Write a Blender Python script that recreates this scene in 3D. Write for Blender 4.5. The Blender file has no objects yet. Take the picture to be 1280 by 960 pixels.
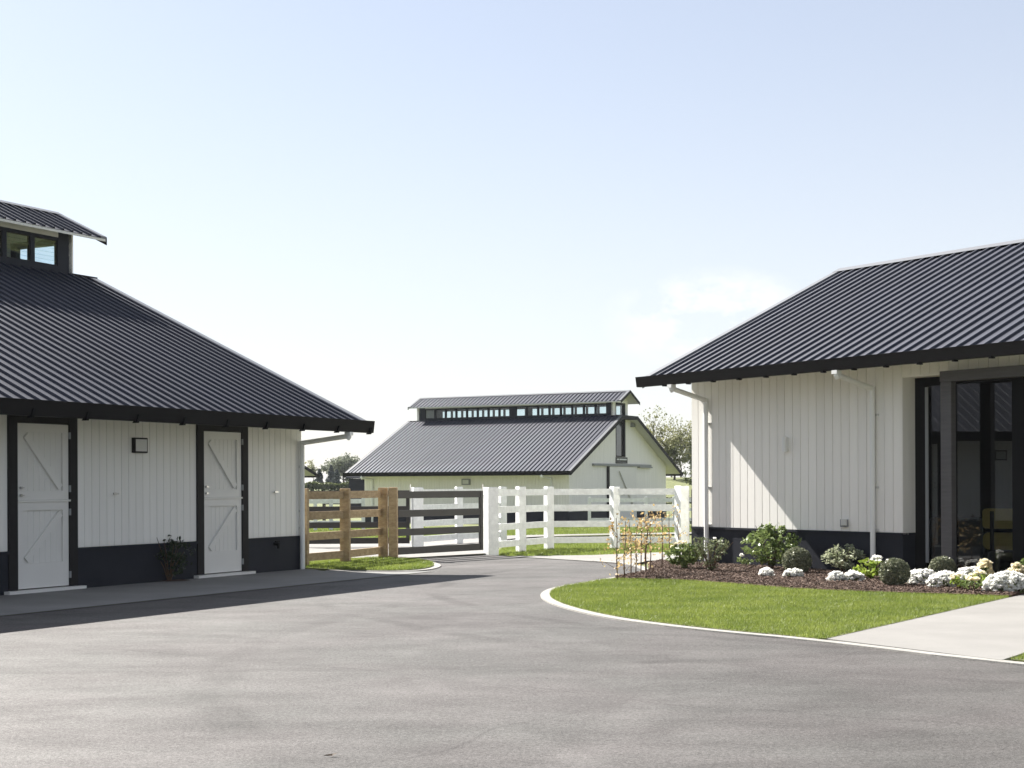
import bpy, math, random
import numpy as np
from mathutils import Vector, noise
random.seed(7); rng = np.random.default_rng(7)
R = math.radians
S = bpy.context.scene
COL = S.collection

# ------------------------------------------------------------------ camera, sky, sun, exposure
cam = bpy.data.cameras.new('camera'); camo = bpy.data.objects.new('camera', cam); COL.objects.link(camo)
cam.sensor_width = 36; cam.lens = 36*1880/1280; cam.shift_y = (605.2-480)/1280
cam.clip_end = 5000; cam.clip_start = .1
camo.location = (0, 0, 1.55); camo.rotation_mode = 'XYZ'
camo.rotation_euler = (R(90), R(0.258), 0)
S.camera = camo
S.view_settings.view_transform = 'Standard'; S.view_settings.look = 'None'
S.view_settings.gamma = 1; S.view_settings.exposure = 1.67
S.view_settings.use_curve_mapping = False
SUN_EL, SUN_AZ = R(40.5), R(-45)          # azimuth clockwise from +Y
sd = Vector((math.sin(SUN_AZ)*math.cos(SUN_EL), math.cos(SUN_AZ)*math.cos(SUN_EL), math.sin(SUN_EL)))
sun = bpy.data.lights.new('sun', 'SUN'); sun.energy = 5.0; sun.angle = R(.5); sun.color = (1, .955, .89)
suno = bpy.data.objects.new('sun', sun); COL.objects.link(suno); suno.location = (0, 0, 60)
suno.rotation_euler = sd.to_track_quat('Z', 'Y').to_euler()
W = bpy.data.worlds.new('World'); S.world = W; W.use_nodes = True
wn = W.node_tree; wn.nodes.clear()
def wnode(t, **k):
    n = wn.nodes.new(t)
    for a, b in k.items(): setattr(n, a, b)
    return n
sky = wnode('ShaderNodeTexSky', sky_type='NISHITA', sun_disc=False, sun_elevation=SUN_EL, sun_rotation=SUN_AZ,
            air_density=0.9, dust_density=0.7, ozone_density=1.8, altitude=10)
bg = wnode('ShaderNodeBackground'); bg.inputs['Strength'].default_value = .05
out = wnode('ShaderNodeOutputWorld')
tcw = wnode('ShaderNodeTexCoord')
# thin bright cloud scraps low in the sky: noise on the view direction, kept to a low band of elevations
mp = wnode('ShaderNodeMapping'); mp.inputs['Scale'].default_value = (17, 17, 26); mp.inputs['Location'].default_value = (1.30, 0.35, .35)
wn.links.new(tcw.outputs['Generated'], mp.inputs['Vector'])
cn = wnode('ShaderNodeTexNoise'); cn.inputs['Scale'].default_value = 1; cn.inputs['Detail'].default_value = 6; cn.inputs['Roughness'].default_value = .62
wn.links.new(mp.outputs[0], cn.inputs['Vector'])
cloud_dir = Vector((.132, .985, .108)).normalized()
dsub = wnode('ShaderNodeVectorMath', operation='SUBTRACT'); dsub.inputs[1].default_value = cloud_dir
wn.links.new(tcw.outputs['Generated'], dsub.inputs[0])
dscl = wnode('ShaderNodeVectorMath', operation='MULTIPLY'); dscl.inputs[1].default_value = (1, 1, 2.1); wn.links.new(dsub.outputs[0], dscl.inputs[0])
dot = wnode('ShaderNodeVectorMath', operation='LENGTH'); wn.links.new(dscl.outputs[0], dot.inputs[0])
msk = wnode('ShaderNodeMapRange'); msk.inputs['From Min'].default_value = .03; msk.inputs['From Max'].default_value = .075
msk.inputs['To Min'].default_value = 1; msk.inputs['To Max'].default_value = 0
wn.links.new(dot.outputs['Value'], msk.inputs['Value'])
thr = wnode('ShaderNodeMapRange'); thr.inputs['From Min'].default_value = .45; thr.inputs['From Max'].default_value = .66
wn.links.new(cn.outputs['Fac'], thr.inputs['Value'])
mul = wnode('ShaderNodeMath', operation='MULTIPLY'); wn.links.new(msk.outputs[0], mul.inputs[0]); wn.links.new(thr.outputs[0], mul.inputs[1])
mixc = wnode('ShaderNodeMix', data_type='RGBA'); mixc.inputs['B'].default_value = (7.7, 7.6, 7.6, 1)
# veil of haze over the whole sky, thicker towards the horizon
veil = wnode('ShaderNodeMix', data_type='RGBA'); veil.inputs['B'].default_value = (6.25, 6.12, 6.05, 1)
sepw = wnode('ShaderNodeSeparateXYZ'); wn.links.new(tcw.outputs['Generated'], sepw.inputs[0])
vf = wnode('ShaderNodeMapRange', interpolation_type='SMOOTHSTEP'); vf.inputs['From Min'].default_value = .0; vf.inputs['From Max'].default_value = .34
vf.inputs['To Min'].default_value = .72; vf.inputs['To Max'].default_value = .40
wn.links.new(sepw.outputs['Z'], vf.inputs['Value']); wn.links.new(vf.outputs[0], veil.inputs['Factor'])
wn.links.new(sky.outputs[0], veil.inputs['A'])
wn.links.new(mul.outputs[0], mixc.inputs['Factor']); wn.links.new(veil.outputs['Result'], mixc.inputs['A'])
wn.links.new(mixc.outputs['Result'], bg.inputs['Color']); wn.links.new(bg.outputs[0], out.inputs[0])

# ------------------------------------------------------------------ materials
def mat(name, col, rough=.6, var=0, scale=4, bump=0, bscale=60, spec=.5, metal=0, col2=None, stretch=(1, 1, 1), detail=5, rnd=0, coords='Object'):
    m = bpy.data.materials.new(name); m.use_nodes = True
    n = m.node_tree; b = n.nodes['Principled BSDF']
    b.inputs['Base Color'].default_value = (*col, 1); b.inputs['Roughness'].default_value = rough
    b.inputs['Specular IOR Level'].default_value = spec; b.inputs['Metallic'].default_value = metal
    if var or col2 or bump:
        if coords == 'World': tc = n.nodes.new('ShaderNodeNewGeometry'); src = tc.outputs['Position']
        else: tc = n.nodes.new('ShaderNodeTexCoord'); src = tc.outputs['Object']
        mpn = n.nodes.new('ShaderNodeMapping'); mpn.inputs['Scale'].default_value = stretch
        n.links.new(src, mpn.inputs['Vector'])
        if var or col2:
            t = n.nodes.new('ShaderNodeTexNoise'); t.inputs['Scale'].default_value = scale; t.inputs['Detail'].default_value = detail; t.inputs['Roughness'].default_value = .62
            n.links.new(mpn.outputs[0], t.inputs['Vector'])
            r = n.nodes.new('ShaderNodeValToRGB'); r.color_ramp.elements[0].position = .3; r.color_ramp.elements[1].position = .7
            c1 = tuple(min(1, c*(1-var)) for c in col); c2 = col2 or tuple(min(1, c*(1+var)) for c in col)
            r.color_ramp.elements[0].color = (*c1, 1); r.color_ramp.elements[1].color = (*c2, 1)
            n.links.new(t.outputs['Fac'], r.inputs['Fac']); n.links.new(r.outputs['Color'], b.inputs['Base Color'])
        if bump:
            t2 = n.nodes.new('ShaderNodeTexNoise'); t2.inputs['Scale'].default_value = bscale; t2.inputs['Detail'].default_value = 4
            n.links.new(mpn.outputs[0], t2.inputs['Vector'])
            bp = n.nodes.new('ShaderNodeBump'); bp.inputs['Strength'].default_value = bump; bp.inputs['Distance'].default_value = .02
            n.links.new(t2.outputs['Fac'], bp.inputs['Height']); n.links.new(bp.outputs[0], b.inputs['Normal'])
    if rnd:   # each board, rail or sheet its own slight tone
        oi = n.nodes.new('ShaderNodeObjectInfo'); mr = n.nodes.new('ShaderNodeMapRange'); mr.inputs[3].default_value = 1-rnd; mr.inputs[4].default_value = 1+rnd*.4
        hs = n.nodes.new('ShaderNodeHueSaturation'); n.links.new(oi.outputs['Random'], mr.inputs[0]); n.links.new(mr.outputs[0], hs.inputs['Value'])
        if b.inputs['Base Color'].links: n.links.new(b.inputs['Base Color'].links[0].from_socket, hs.inputs['Color'])
        else: hs.inputs['Color'].default_value = (*col, 1)
        n.links.new(hs.outputs[0], b.inputs['Base Color'])
    return m

def leafmat(name, c1, c2, scale=9, rough=.55, transl=.35):
    m = mat(name, c1, rough, col2=c2, scale=scale, detail=2, var=.001, spec=.3)
    n = m.node_tree; b = n.nodes['Principled BSDF']; o = n.nodes['Material Output']
    tr = n.nodes.new('ShaderNodeBsdfTranslucent'); mx = n.nodes.new('ShaderNodeMixShader'); mx.inputs[0].default_value = transl
    src = b.inputs['Base Color'].links[0].from_socket
    n.links.new(src, tr.inputs['Color']); n.links.new(b.outputs[0], mx.inputs[1]); n.links.new(tr.outputs[0], mx.inputs[2])
    n.links.new(mx.outputs[0], o.inputs['Surface'])
    return m

def glassmat(name, tint=(.9, .95, .97), spec=1.0):
    m = bpy.data.materials.new(name); m.use_nodes = True; n = m.node_tree; n.nodes.remove(n.nodes['Principled BSDF'])
    t = n.nodes.new('ShaderNodeBsdfTransparent'); t.inputs['Color'].default_value = (*tint, 1)
    g = n.nodes.new('ShaderNodeBsdfGlossy'); g.inputs['Roughness'].default_value = .01
    f = n.nodes.new('ShaderNodeFresnel')
    gm = n.nodes.new('ShaderNodeNewGeometry'); io = n.nodes.new('ShaderNodeMapRange'); io.inputs[3].default_value = 1.5; io.inputs[4].default_value = 1/1.5
    n.links.new(gm.outputs['Backfacing'], io.inputs[0]); n.links.new(io.outputs[0], f.inputs['IOR'])
    a = n.nodes.new('ShaderNodeMath'); a.operation = 'MULTIPLY'; a.inputs[1].default_value = spec
    n.links.new(f.outputs[0], a.inputs[0])
    mx = n.nodes.new('ShaderNodeMixShader'); n.links.new(a.outputs[0], mx.inputs[0])
    n.links.new(t.outputs[0], mx.inputs[1]); n.links.new(g.outputs[0], mx.inputs[2])
    n.links.new(mx.outputs[0], n.nodes['Material Output'].inputs['Surface'])
    return m

M = {}
M['white'] = mat('white_paint', (.80, .785, .745), .55, var=.05, scale=1.6, stretch=(4, 4, .35), rnd=.05)
M['door'] = mat('door_paint', (.70, .69, .66), .45, var=.03, scale=2)
M['fencewhite'] = mat('fence_paint', (.74, .75, .755), .65, var=.13, scale=7, stretch=(1, 1, 1), bump=.3, bscale=22, rnd=.08)
M['roof'] = mat('roof_steel', (.019, .021, .035), .57, var=.10, scale=.8, spec=.6, rnd=.16); M['roof'].node_tree.nodes['Principled BSDF'].inputs['Specular Tint'].default_value = (.84, .89, 1, 1)
M['sunlit_trim'] = mat('roof_flashing_sunlit', (.15, .155, .165), .42, spec=.5)  # roof steel made paler: its sun-lit look is put into the colour
M['navy'] = mat('navy_paint', (.020, .022, .030), .6, var=.12, scale=2, bump=.1, bscale=40, spec=.12)
M['trim'] = mat('charcoal_trim', (.017, .0155, .0165), .6, var=.08, scale=3, spec=.15)
M['gutter'] = mat('gutter_steel', (.010, .009, .0095), .6, spec=.10)
M['black'] = mat('black_metal', (.006, .006, .007), .6, spec=.1)
M['soffit'] = mat('soffit_paint', (.62, .62, .58), .7, var=.03)
M['ply'] = mat('inside_plywood', (.22, .14, .07), .7, var=.2, scale=3)
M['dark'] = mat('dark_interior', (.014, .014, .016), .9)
M['glass'] = glassmat('window_glass')
M['doorglass'] = glassmat('door_glass', (.64, .67, .68), 2.0)
M['grey'] = mat('grey_plastic', (.22, .23, .24), .5)
M['lens'] = mat('lamp_lens', (.55, .55, .53), .35)
M['pipe'] = mat('white_pipe', (.72, .73, .72), .4)
M['portal'] = mat('charcoal_cladding', (.080, .076, .080), .5, var=.15, scale=2.5, stretch=(1, 1, 12))
M['timber'] = mat('raw_timber', (.30, .205, .112), .8, col2=(.47, .355, .215), var=.1, scale=9, stretch=(1, 1, 2), bump=.3, bscale=20, rnd=.22)
M['gate'] = mat('gate_black', (.022, .019, .019), .5, var=.1, scale=3)
M['steel'] = mat('steel', (.5, .5, .5), .3, metal=1)
M['concrete'] = mat('concrete', (.195, .189, .178), .85, var=.10, scale=1.1, bump=.25, bscale=90, coords='World', detail=8)
M['apron'] = mat('apron_concrete', (.17, .168, .162), .85, var=.16, scale=.9, bump=.25, bscale=90, coords='World', detail=8, stretch=(1, 1, 1))
M['kerb'] = mat('kerb_concrete', (.27, .26, .24), .85, var=.10, scale=3, bump=.3, bscale=60, coords='World')
M['soil'] = mat('mulch_soil', (.055, .028, .018), .95, col2=(.12, .065, .042), var=.2, scale=25, bump=1, bscale=50, coords='World')
M['chip'] = mat('bark_chip', (.05, .03, .021), .9, col2=(.165, .105, .075), var=.2, scale=35, coords='World', detail=2)
M['yellow'] = mat('mustard_fabric', (.80, .57, .15), .8, var=.08, scale=6, bump=.2, bscale=300)
M['blinds'] = mat('cabinet_grey', (.30, .33, .36), .6)
M['bark'] = mat('bark', (.09, .075, .06), .9, var=.3, scale=8, bump=.5, bscale=20)
M['stem'] = mat('stem', (.10, .06, .035), .8, var=.2, scale=20)
M['sign'] = mat('sign_black', (.012, .012, .016), .5)
M['signtext'] = mat('sign_print', (.62, .64, .63), .5)
M['flower'] = leafmat('white_petals', (.84, .84, .80), (.92, .92, .90), 14, .6, .55)
M['cream'] = leafmat('cream_petals', (.78, .70, .48), (.88, .85, .72), 14, .6, .5)
M['hyd'] = leafmat('hydrangea_leaf', (.075, .13, .03), (.27, .33, .12), 11, .38, .3)
M['rose'] = leafmat('rose_leaf', (.075, .105, .045), (.22, .24, .13), 13, .45, .3)
M['variegated'] = leafmat('pale_leaf', (.16, .20, .09), (.52, .54, .40), 15, .45, .25)
M['lime'] = leafmat('lime_leaf', (.14, .24, .03), (.36, .42, .08), 12, .5, .35)
M['box'] = leafmat('box_leaf', (.06, .08, .042), (.32, .33, .22), 22, .4, .2)
M['autumn'] = leafmat('autumn_leaf', (.36, .22, .08), (.62, .50, .26), 10, .55, .4)
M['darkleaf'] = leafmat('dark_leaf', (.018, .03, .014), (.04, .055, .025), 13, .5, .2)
M['birch'] = leafmat('birch_leaf', (.11, .125, .055), (.29, .285, .14), .55, .6, .35)
M['tree'] = leafmat('hazed_tree_leaf', (.14, .16, .12), (.25, .27, .19), .5, .6, .25)  # leaf colour lightened: part of the distance haze is painted into it
M['conifer'] = leafmat('conifer_needles', (.05, .065, .065), (.085, .105, .10), .6, .6, .15)
M['hedge'] = leafmat('hedge_leaf', (.06, .08, .025), (.14, .16, .06), .7, .6, .3)
M['crop'] = leafmat('crop_leaf', (.20, .20, .04), (.34, .32, .08), .5, .6, .3)

# grass: leaf-blade colours
M['blade'] = leafmat('grass_blade', (.10, .15, .026), (.26, .305, .068), 1.1, .5, .45)
m = M['blade']; n = m.node_tree
_tc = [x for x in n.nodes if x.type == 'TEX_COORD'][0]
_n2 = n.nodes.new('ShaderNodeTexNoise'); _n2.inputs['Scale'].default_value = 55; _n2.inputs['Detail'].default_value = 1
n.links.new(_tc.outputs['Object'], _n2.inputs['Vector'])
_tn = [x for x in n.nodes if x.type == 'TEX_NOISE' and x != _n2][0]; _rp = [x for x in n.nodes if x.type == 'VALTORGB'][0]
_tn.inputs['Detail'].default_value = 6; _rp.color_ramp.elements[0].position = .36; _rp.color_ramp.elements[1].position = .64
_mx = n.nodes.new('ShaderNodeMath'); _mx.operation = 'ADD'; _h1 = n.nodes.new('ShaderNodeMath'); _h1.operation = 'MULTIPLY'; _h1.inputs[1].default_value = .5
_h2 = n.nodes.new('ShaderNodeMath'); _h2.operation = 'MULTIPLY'; _h2.inputs[1].default_value = .5
n.links.new(_tn.outputs['Fac'], _h1.inputs[0]); n.links.new(_n2.outputs['Fac'], _h2.inputs[0])
n.links.new(_h1.outputs[0], _mx.inputs[0]); n.links.new(_h2.outputs[0], _mx.inputs[1]); n.links.new(_mx.outputs[0], _rp.inputs['Fac'])
M['turf'] = mat('turf', (.075, .092, .026), .9, col2=(.17, .185, .062), var=.1, scale=3.0, bump=.8, bscale=40, coords='World', detail=9)

# asphalt: fine stones, broad worn patches, a few faint roller seams
def asphalt():
    m = bpy.data.materials.new('asphalt'); m.use_nodes = True; n = m.node_tree; b = n.nodes['Principled BSDF']
    g = n.nodes.new('ShaderNodeNewGeometry')
    def noi(sc, det, ro=.6, st=(1, 1, 1), rot=0):
        mpn = n.nodes.new('ShaderNodeMapping'); mpn.inputs['Scale'].default_value = st; mpn.inputs['Rotation'].default_value = (0, 0, rot)
        n.links.new(g.outputs['Position'], mpn.inputs['Vector'])
        t = n.nodes.new('ShaderNodeTexNoise'); t.inputs['Scale'].default_value = sc; t.inputs['Detail'].default_value = det; t.inputs['Roughness'].default_value = ro
        n.links.new(mpn.outputs[0], t.inputs['Vector']); return t.outputs['Fac']
    def mth(op, a, bb):
        q = n.nodes.new('ShaderNodeMath'); q.operation = op
        for i, v in enumerate((a, bb)):
            if isinstance(v, (int, float)): q.inputs[i].default_value = v
            else: n.links.new(v, q.inputs[i])
        return q.outputs[0]
    def rng_(v, a, bb, c, d):
        q = n.nodes.new('ShaderNodeMapRange'); q.inputs[1].default_value = a; q.inputs[2].default_value = bb; q.inputs[3].default_value = c; q.inputs[4].default_value = d
        n.links.new(v, q.inputs[0]); return q.outputs[0]
    broad = rng_(noi(.33, 6, .6, (1, 1, 1)), .3, .7, .80, 1.17)
    streak = rng_(noi(1.5, 8, .7, (.6, 1.2, 1), .25), .3, .7, .80, 1.20)
    fine = rng_(noi(38, 3, .85), .28, .72, .62, 1.40)
    grit = rng_(noi(120, 2, .85), .3, .7, .62, 1.42)
    v = mth('MULTIPLY', mth('MULTIPLY', broad, streak), mth('MULTIPLY', fine, grit))
    # roller seams: thin dark lines where a warped coordinate crosses zero
    for rot, off, per in ((.62, 1.2, 6.5), (-.95, 3.1, 9.0)):
        mpn = n.nodes.new('ShaderNodeMapping'); mpn.inputs['Rotation'].default_value = (0, 0, rot); mpn.inputs['Location'].default_value = (off, 0, 0)
        n.links.new(g.outputs['Position'], mpn.inputs['Vector'])
        w = n.nodes.new('ShaderNodeSeparateXYZ'); n.links.new(mpn.outputs[0], w.inputs[0])
        xx = mth('ADD', w.outputs[0], mth('MULTIPLY', noi(.25, 2), 2.2))
        d = mth('ABSOLUTE', mth('SUBTRACT', mth('FRACT', mth('DIVIDE', xx, per), 0), .5), 0)
        line = rng_(d, 0, .0035, 0, 1)
        gap = rng_(noi(.6, 3), .42, .6, 0, 1)
        line = mth('MAXIMUM', line, gap)
        v = mth('MULTIPLY', v, mth('ADD', mth('MULTIPLY', line, .16), .84))
    # tyre arcs where vehicles turn in to the gate, broken up by noise
    sp = n.nodes.new('ShaderNodeSeparateXYZ'); n.links.new(g.outputs['Position'], sp.inputs[0])
    for cx, cy, rad, wd, lo in ((9.5, 22.5, 10.6, .16, .82), (9.5, 22.5, 12.3, .16, .84), (-9, 12, 10.0, .2, 1.14), (12, 14, 14.5, .22, .86), (12, 14, 12.9, .14, 1.12), (-3, 30, 17.5, .15, .84)):
        dx = mth('SUBTRACT', sp.outputs[0], cx); dy = mth('SUBTRACT', sp.outputs[1], cy)
        rr = mth('SQRT', mth('ADD', mth('MULTIPLY', dx, dx), mth('MULTIPLY', dy, dy)), 0)
        dd = mth('ABSOLUTE', mth('SUBTRACT', mth('ADD', rr, mth('MULTIPLY', noi(.4, 2), .5)), rad+.25), 0)
        band = mth('MULTIPLY', rng_(dd, wd*.4, wd, 1, 0), rng_(noi(.8, 4), .40, .58, 0, 1))
        v = mth('MULTIPLY', v, mth('ADD', 1.0, mth('MULTIPLY', band, lo-1)))
    mx = n.nodes.new('ShaderNodeMix'); mx.data_type = 'RGBA'; mx.blend_type = 'MULTIPLY'; mx.inputs['Factor'].default_value = 1
    tint = n.nodes.new('ShaderNodeMix'); tint.data_type = 'RGBA'; tint.inputs['A'].default_value = (.066, .060, .0575, 1); tint.inputs['B'].default_value = (.064, .0612, .0575, 1)
    n.links.new(rng_(noi(.5, 3), .4, .6, 0, 1), tint.inputs['Factor'])
    cv = n.nodes.new('ShaderNodeCombineColor')
    for i in range(3): n.links.new(v, cv.inputs[i])
    n.links.new(tint.outputs['Result'], mx.inputs['A']); n.links.new(cv.outputs[0], mx.inputs['B'])
    n.links.new(mx.outputs['Result'], b.inputs['Base Color'])
    b.inputs['Roughness'].default_value = .73; n.links.new(mth('MULTIPLY', mth('POWER', v, 1.2), .38), b.inputs['Specular IOR Level'])
    bp = n.nodes.new('ShaderNodeBump'); bp.inputs['Strength'].default_value = .5; bp.inputs['Distance'].default_value = .006
    n.links.new(mth('ADD', fine, grit), bp.inputs['Height']); n.links.new(bp.outputs[0], b.inputs['Normal'])
    return m
M['asphalt'] = asphalt()

# ------------------------------------------------------------------ helpers
class MB:
    """collects shapes, linked later as ONE mesh"""
    def __init__(s): s.v = []; s.f = []
    def add(s, vs, fs):
        k = len(s.v); s.v += [tuple(p) for p in vs]; s.f += [tuple(i+k for i in q) for q in fs]; return s
    def box(s, x0, x1, y0, y1, z0, z1):
        return s.hexa([(x0, y0, z0), (x1, y0, z0), (x1, y1, z0), (x0, y1, z0), (x0, y0, z1), (x1, y0, z1), (x1, y1, z1), (x0, y1, z1)])
    def hexa(s, v): return s.add(v, [(3, 2, 1, 0), (4, 5, 6, 7), (0, 1, 5, 4), (1, 2, 6, 5), (2, 3, 7, 6), (3, 0, 4, 7)])
    def prism(s, prof, axis, a, b):
        """extrude polygon profile; axis 'x': prof=(y,z); 'y': prof=(x,z); 'z': prof=(x,y)"""
        n = len(prof)
        def P(p, t): return (t, p[0], p[1]) if axis == 'x' else ((p[0], t, p[1]) if axis == 'y' else (p[0], p[1], t))
        v = [P(p, a) for p in prof]+[P(p, b) for p in prof]
        f = [tuple(range(n))[::-1], tuple(range(n, 2*n))]+[(i, (i+1) % n, n+(i+1) % n, n+i) for i in range(n)]
        return s.add(v, f)
    def bar(s, p0, p1, w, h, up=(0, 0, 1)):
        p0 = Vector(p0); p1 = Vector(p1); d = (p1-p0).normalized(); u = Vector(up)
        if abs(d.dot(u)) > .98: u = Vector((0, 1, 0))
        r = d.cross(u).normalized(); u = r.cross(d)
        r = r*w/2; u = u*h/2
        return s.hexa([p0-r-u, p0+r-u, p1+r-u, p1-r-u, p0-r+u, p0+r+u, p1+r+u, p1-r+u])
    def post(s, c, ang, w, d, z0, z1, cap=0):
        ca, sa = math.cos(ang), math.sin(ang)
        def P(x, y, z): return (c[0]+x*ca-y*sa, c[1]+x*sa+y*ca, z)
        e = .012
        a = [(-w/2, -d/2), (w/2, -d/2), (w/2, d/2), (-w/2, d/2)]
        b = [(x*(1-2*e/w), y*(1-2*e/d)) for x, y in a]
        v = [P(*p, z0) for p in a]+[P(*p, z1-e) for p in a]+[P(*p, z1) for p in b]
        return s.add(v, [(3, 2, 1, 0)]+[(i, (i+1) % 4, 4+(i+1) % 4, 4+i) for i in range(4)]+[(4+i, 4+(i+1) % 4, 8+(i+1) % 4, 8+i) for i in range(4)]+[(8, 9, 10, 11)])
    def tube(s, pts, r, n=8, r1=None):
        pts = [Vector(p) for p in pts]; k = len(pts); vs = []; fs = []
        prev = None
        for i, p in enumerate(pts):
            d = (pts[min(i+1, k-1)]-pts[max(i-1, 0)]).normalized()
            u = prev if prev is not None else (Vector((0, 0, 1)) if abs(d.z) < .9 else Vector((1, 0, 0)))
            a = d.cross(u).normalized(); u = a.cross(d).normalized(); prev = u
            rr = r if r1 is None else r+(r1-r)*i/(k-1)
            for j in range(n):
                t = 2*math.pi*j/n; vs.append(p+a*rr*math.cos(t)+u*rr*math.sin(t))
        for i in range(k-1):
            for j in range(n):
                fs.append((i*n+j, i*n+(j+1) % n, (i+1)*n+(j+1) % n, (i+1)*n+j))
        fs.append(tuple(range(n))[::-1]); fs.append(tuple((k-1)*n+j for j in range(n)))
        return s.add(vs, fs)
    def cyl(s, c, axis, r, a, b, n=12):
        prof = [(c[0]+r*math.cos(2*math.pi*i/n), c[1]+r*math.sin(2*math.pi*i/n)) for i in range(n)]
        return s.prism(prof, axis, a, b)
    def mesh(s, name, m, smooth=False):
        me = bpy.data.meshes.new(name); me.from_pydata(s.v, [], s.f); me.materials.append(m)
        if smooth: me.polygons.foreach_set('use_smooth', [True]*len(me.polygons))
        me.update(); return me
def link(name, me, parent=None, loc=(0, 0, 0), rz=0):
    o = bpy.data.objects.new(name, me); COL.objects.link(o); o.location = loc; o.rotation_euler = (0, 0, rz)
    if parent: o.parent = parent
    return o
def obj(name, mb, m, parent=None, loc=(0, 0, 0), smooth=False): return link(name, mb.mesh(name, m, smooth), parent, loc)
def tag(o, label=None, cat=None, group=None, kind=None):
    for k, v in (('label', label), ('category', cat), ('group', group), ('kind', kind)):
        if v: o[k] = v
    return o
def thing(name, label, cat, loc=(0, 0, 0), rz=0, group=None):
    return tag(link(name, None, None, loc, rz), label, cat, group)
def np_mesh(name, verts, nper, m):
    """verts (N*nper,3): N separate polygons of nper corners"""
    verts = np.asarray(verts, np.float32).reshape(-1, 3); N = len(verts)//nper
    me = bpy.data.meshes.new(name); me.vertices.add(len(verts)); me.vertices.foreach_set('co', verts.ravel())
    me.loops.add(len(verts)); me.loops.foreach_set('vertex_index', np.arange(len(verts), dtype=np.int32))
    me.polygons.add(N); me.polygons.foreach_set('loop_start', np.arange(0, len(verts), nper, dtype=np.int32))
    me.polygons.foreach_set('loop_total', np.full(N, nper, np.int32))
    me.materials.append(m); me.update(calc_edges=True); return me
def unit(v): return v/np.maximum(np.linalg.norm(v, axis=-1, keepdims=True), 1e-9)
def leaves(cent, size, up=.4, aspect=.55, sizevar=.35):
    """diamond leaves folded along the midrib at the given centres -> quads"""
    c = np.asarray(cent, float); N = len(c)
    nrm = unit(rng.normal(size=(N, 3))+np.array([0, 0, up*2]))
    t = unit(np.cross(nrm, rng.normal(size=(N, 3)))); b = np.cross(nrm, t)
    L = (size*(1+sizevar*rng.uniform(-1, 1, N)))[:, None]; w = L*aspect
    droop = nrm*L*.12
    q = np.stack([c-t*L*.5-droop, c+b*w*.5, c+t*L*.5-droop, c-b*w*.5], 1)
    return q.reshape(-1, 3)
def inpoly(px, py, poly):
    poly = np.asarray(poly); r = np.zeros(len(px), bool); j = len(poly)-1
    for i in range(len(poly)):
        xi, yi = poly[i]; xj, yj = poly[j]
        if yi != yj:
            r ^= ((yi > py) != (yj > py)) & (px < (xj-xi)*(py-yi)/(yj-yi)+xi)
        j = i
    return r
def scatter(poly, dens):
    p = np.asarray(poly); a, b = p.min(0), p.max(0); n_ = int(dens*np.prod(b-a))
    q = rng.uniform(a, b, (n_, 2)); return q[inpoly(q[:, 0], q[:, 1], p)]
def smooth_line(pts, it=2):
    pts = [np.array(p, float) for p in pts]
    for _ in range(it):
        o = [pts[0]]
        for a, b in zip(pts[:-1], pts[1:]): o += [a*.75+b*.25, a*.25+b*.75]
        o.append(pts[-1]); pts = o
    return [tuple(p) for p in pts]
def sheet(name, poly, z, m, kind='structure', thick=0):
    """flat ground sheet from a plan polygon; thick>0 gives it an edge"""
    import bmesh
    bm = bmesh.new(); vs = [bm.verts.new((x, y, z)) for x, y in poly]; f = bm.faces.new(vs)
    if f.normal.z < 0: f.normal_flip()
    bm.normal_update()
    if f.normal.z < 0: bmesh.ops.reverse_faces(bm, faces=[f])
    if thick:
        r = bmesh.ops.extrude_face_region(bm, geom=[f]); new = [e for e in r['geom'] if isinstance(e, bmesh.types.BMVert)]
        for v in vs: v.co.z = z-thick
    bmesh.ops.triangulate(bm, faces=[q for q in bm.faces if len(q.verts) > 4])
    bmesh.ops.recalc_face_normals(bm, faces=bm.faces)
    me = bpy.data.meshes.new(name); bm.to_mesh(me); bm.free(); me.materials.append(m)
    return tag(link(name, me), kind=kind)
def strip(name, line, w, z0, z1, m, side=1):
    """kerb strip along a plan line"""
    L = [Vector((p[0], p[1])) for p in line]; mb = MB(); a = []; b = []
    for i, p in enumerate(L):
        d = (L[min(i+1, len(L)-1)]-L[max(i-1, 0)]).normalized(); nn = Vector((-d.y, d.x))*side
        a.append(p); b.append(p+nn*w)
    for i in range(len(L)-1):
        q = [a[i], a[i+1], b[i+1], b[i]]
        mb.add([(p.x, p.y, z0) for p in q]+[(p.x, p.y, z1) for p in q], [(4, 5, 6, 7), (0, 1, 5, 4), (2, 3, 7, 6), (1, 2, 6, 5), (3, 0, 4, 7)])
    return tag(obj(name, mb, m), kind='structure')

# ------------------------------------------------------------------ terrain
def sstep(a, b, x):
    t = np.clip((x-a)/(b-a), 0, 1); return t*t*(3-2*t)
def gz(x, y):
    x = np.asarray(x, float); y = np.asarray(y, float)
    z = -.5*sstep(38, 68, y)
    z = z+1.75*sstep(112, 210, y)*sstep(-4, -14, x)+1.2*sstep(120, 260, y)*sstep(-14, -4, x)*sstep(8, 0, x)
    z = z+2.6*sstep(104, 130, y)*sstep(2, 9, x)
    z = z+1.0*sstep(260, 800, y)
    return z
xs = np.concatenate([np.linspace(-700, -60, 22), np.arange(-56, 60, 2.0), np.linspace(62, 700, 22)])
ys = np.concatenate([np.linspace(-60, 10, 8), np.arange(12, 60, 2.0), np.arange(60, 280, 5.0), np.linspace(290, 1600, 26)])
X, Y = np.meshgrid(xs, ys); Z = gz(X, Y)-.03
mb = MB(); nx = len(xs)
mb.v = list(zip(X.ravel(), Y.ravel(), Z.ravel()))
mb.f = [(j*nx+i, j*nx+i+1, (j+1)*nx+i+1, (j+1)*nx+i) for j in range(len(ys)-1) for i in range(nx-1)]
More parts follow.
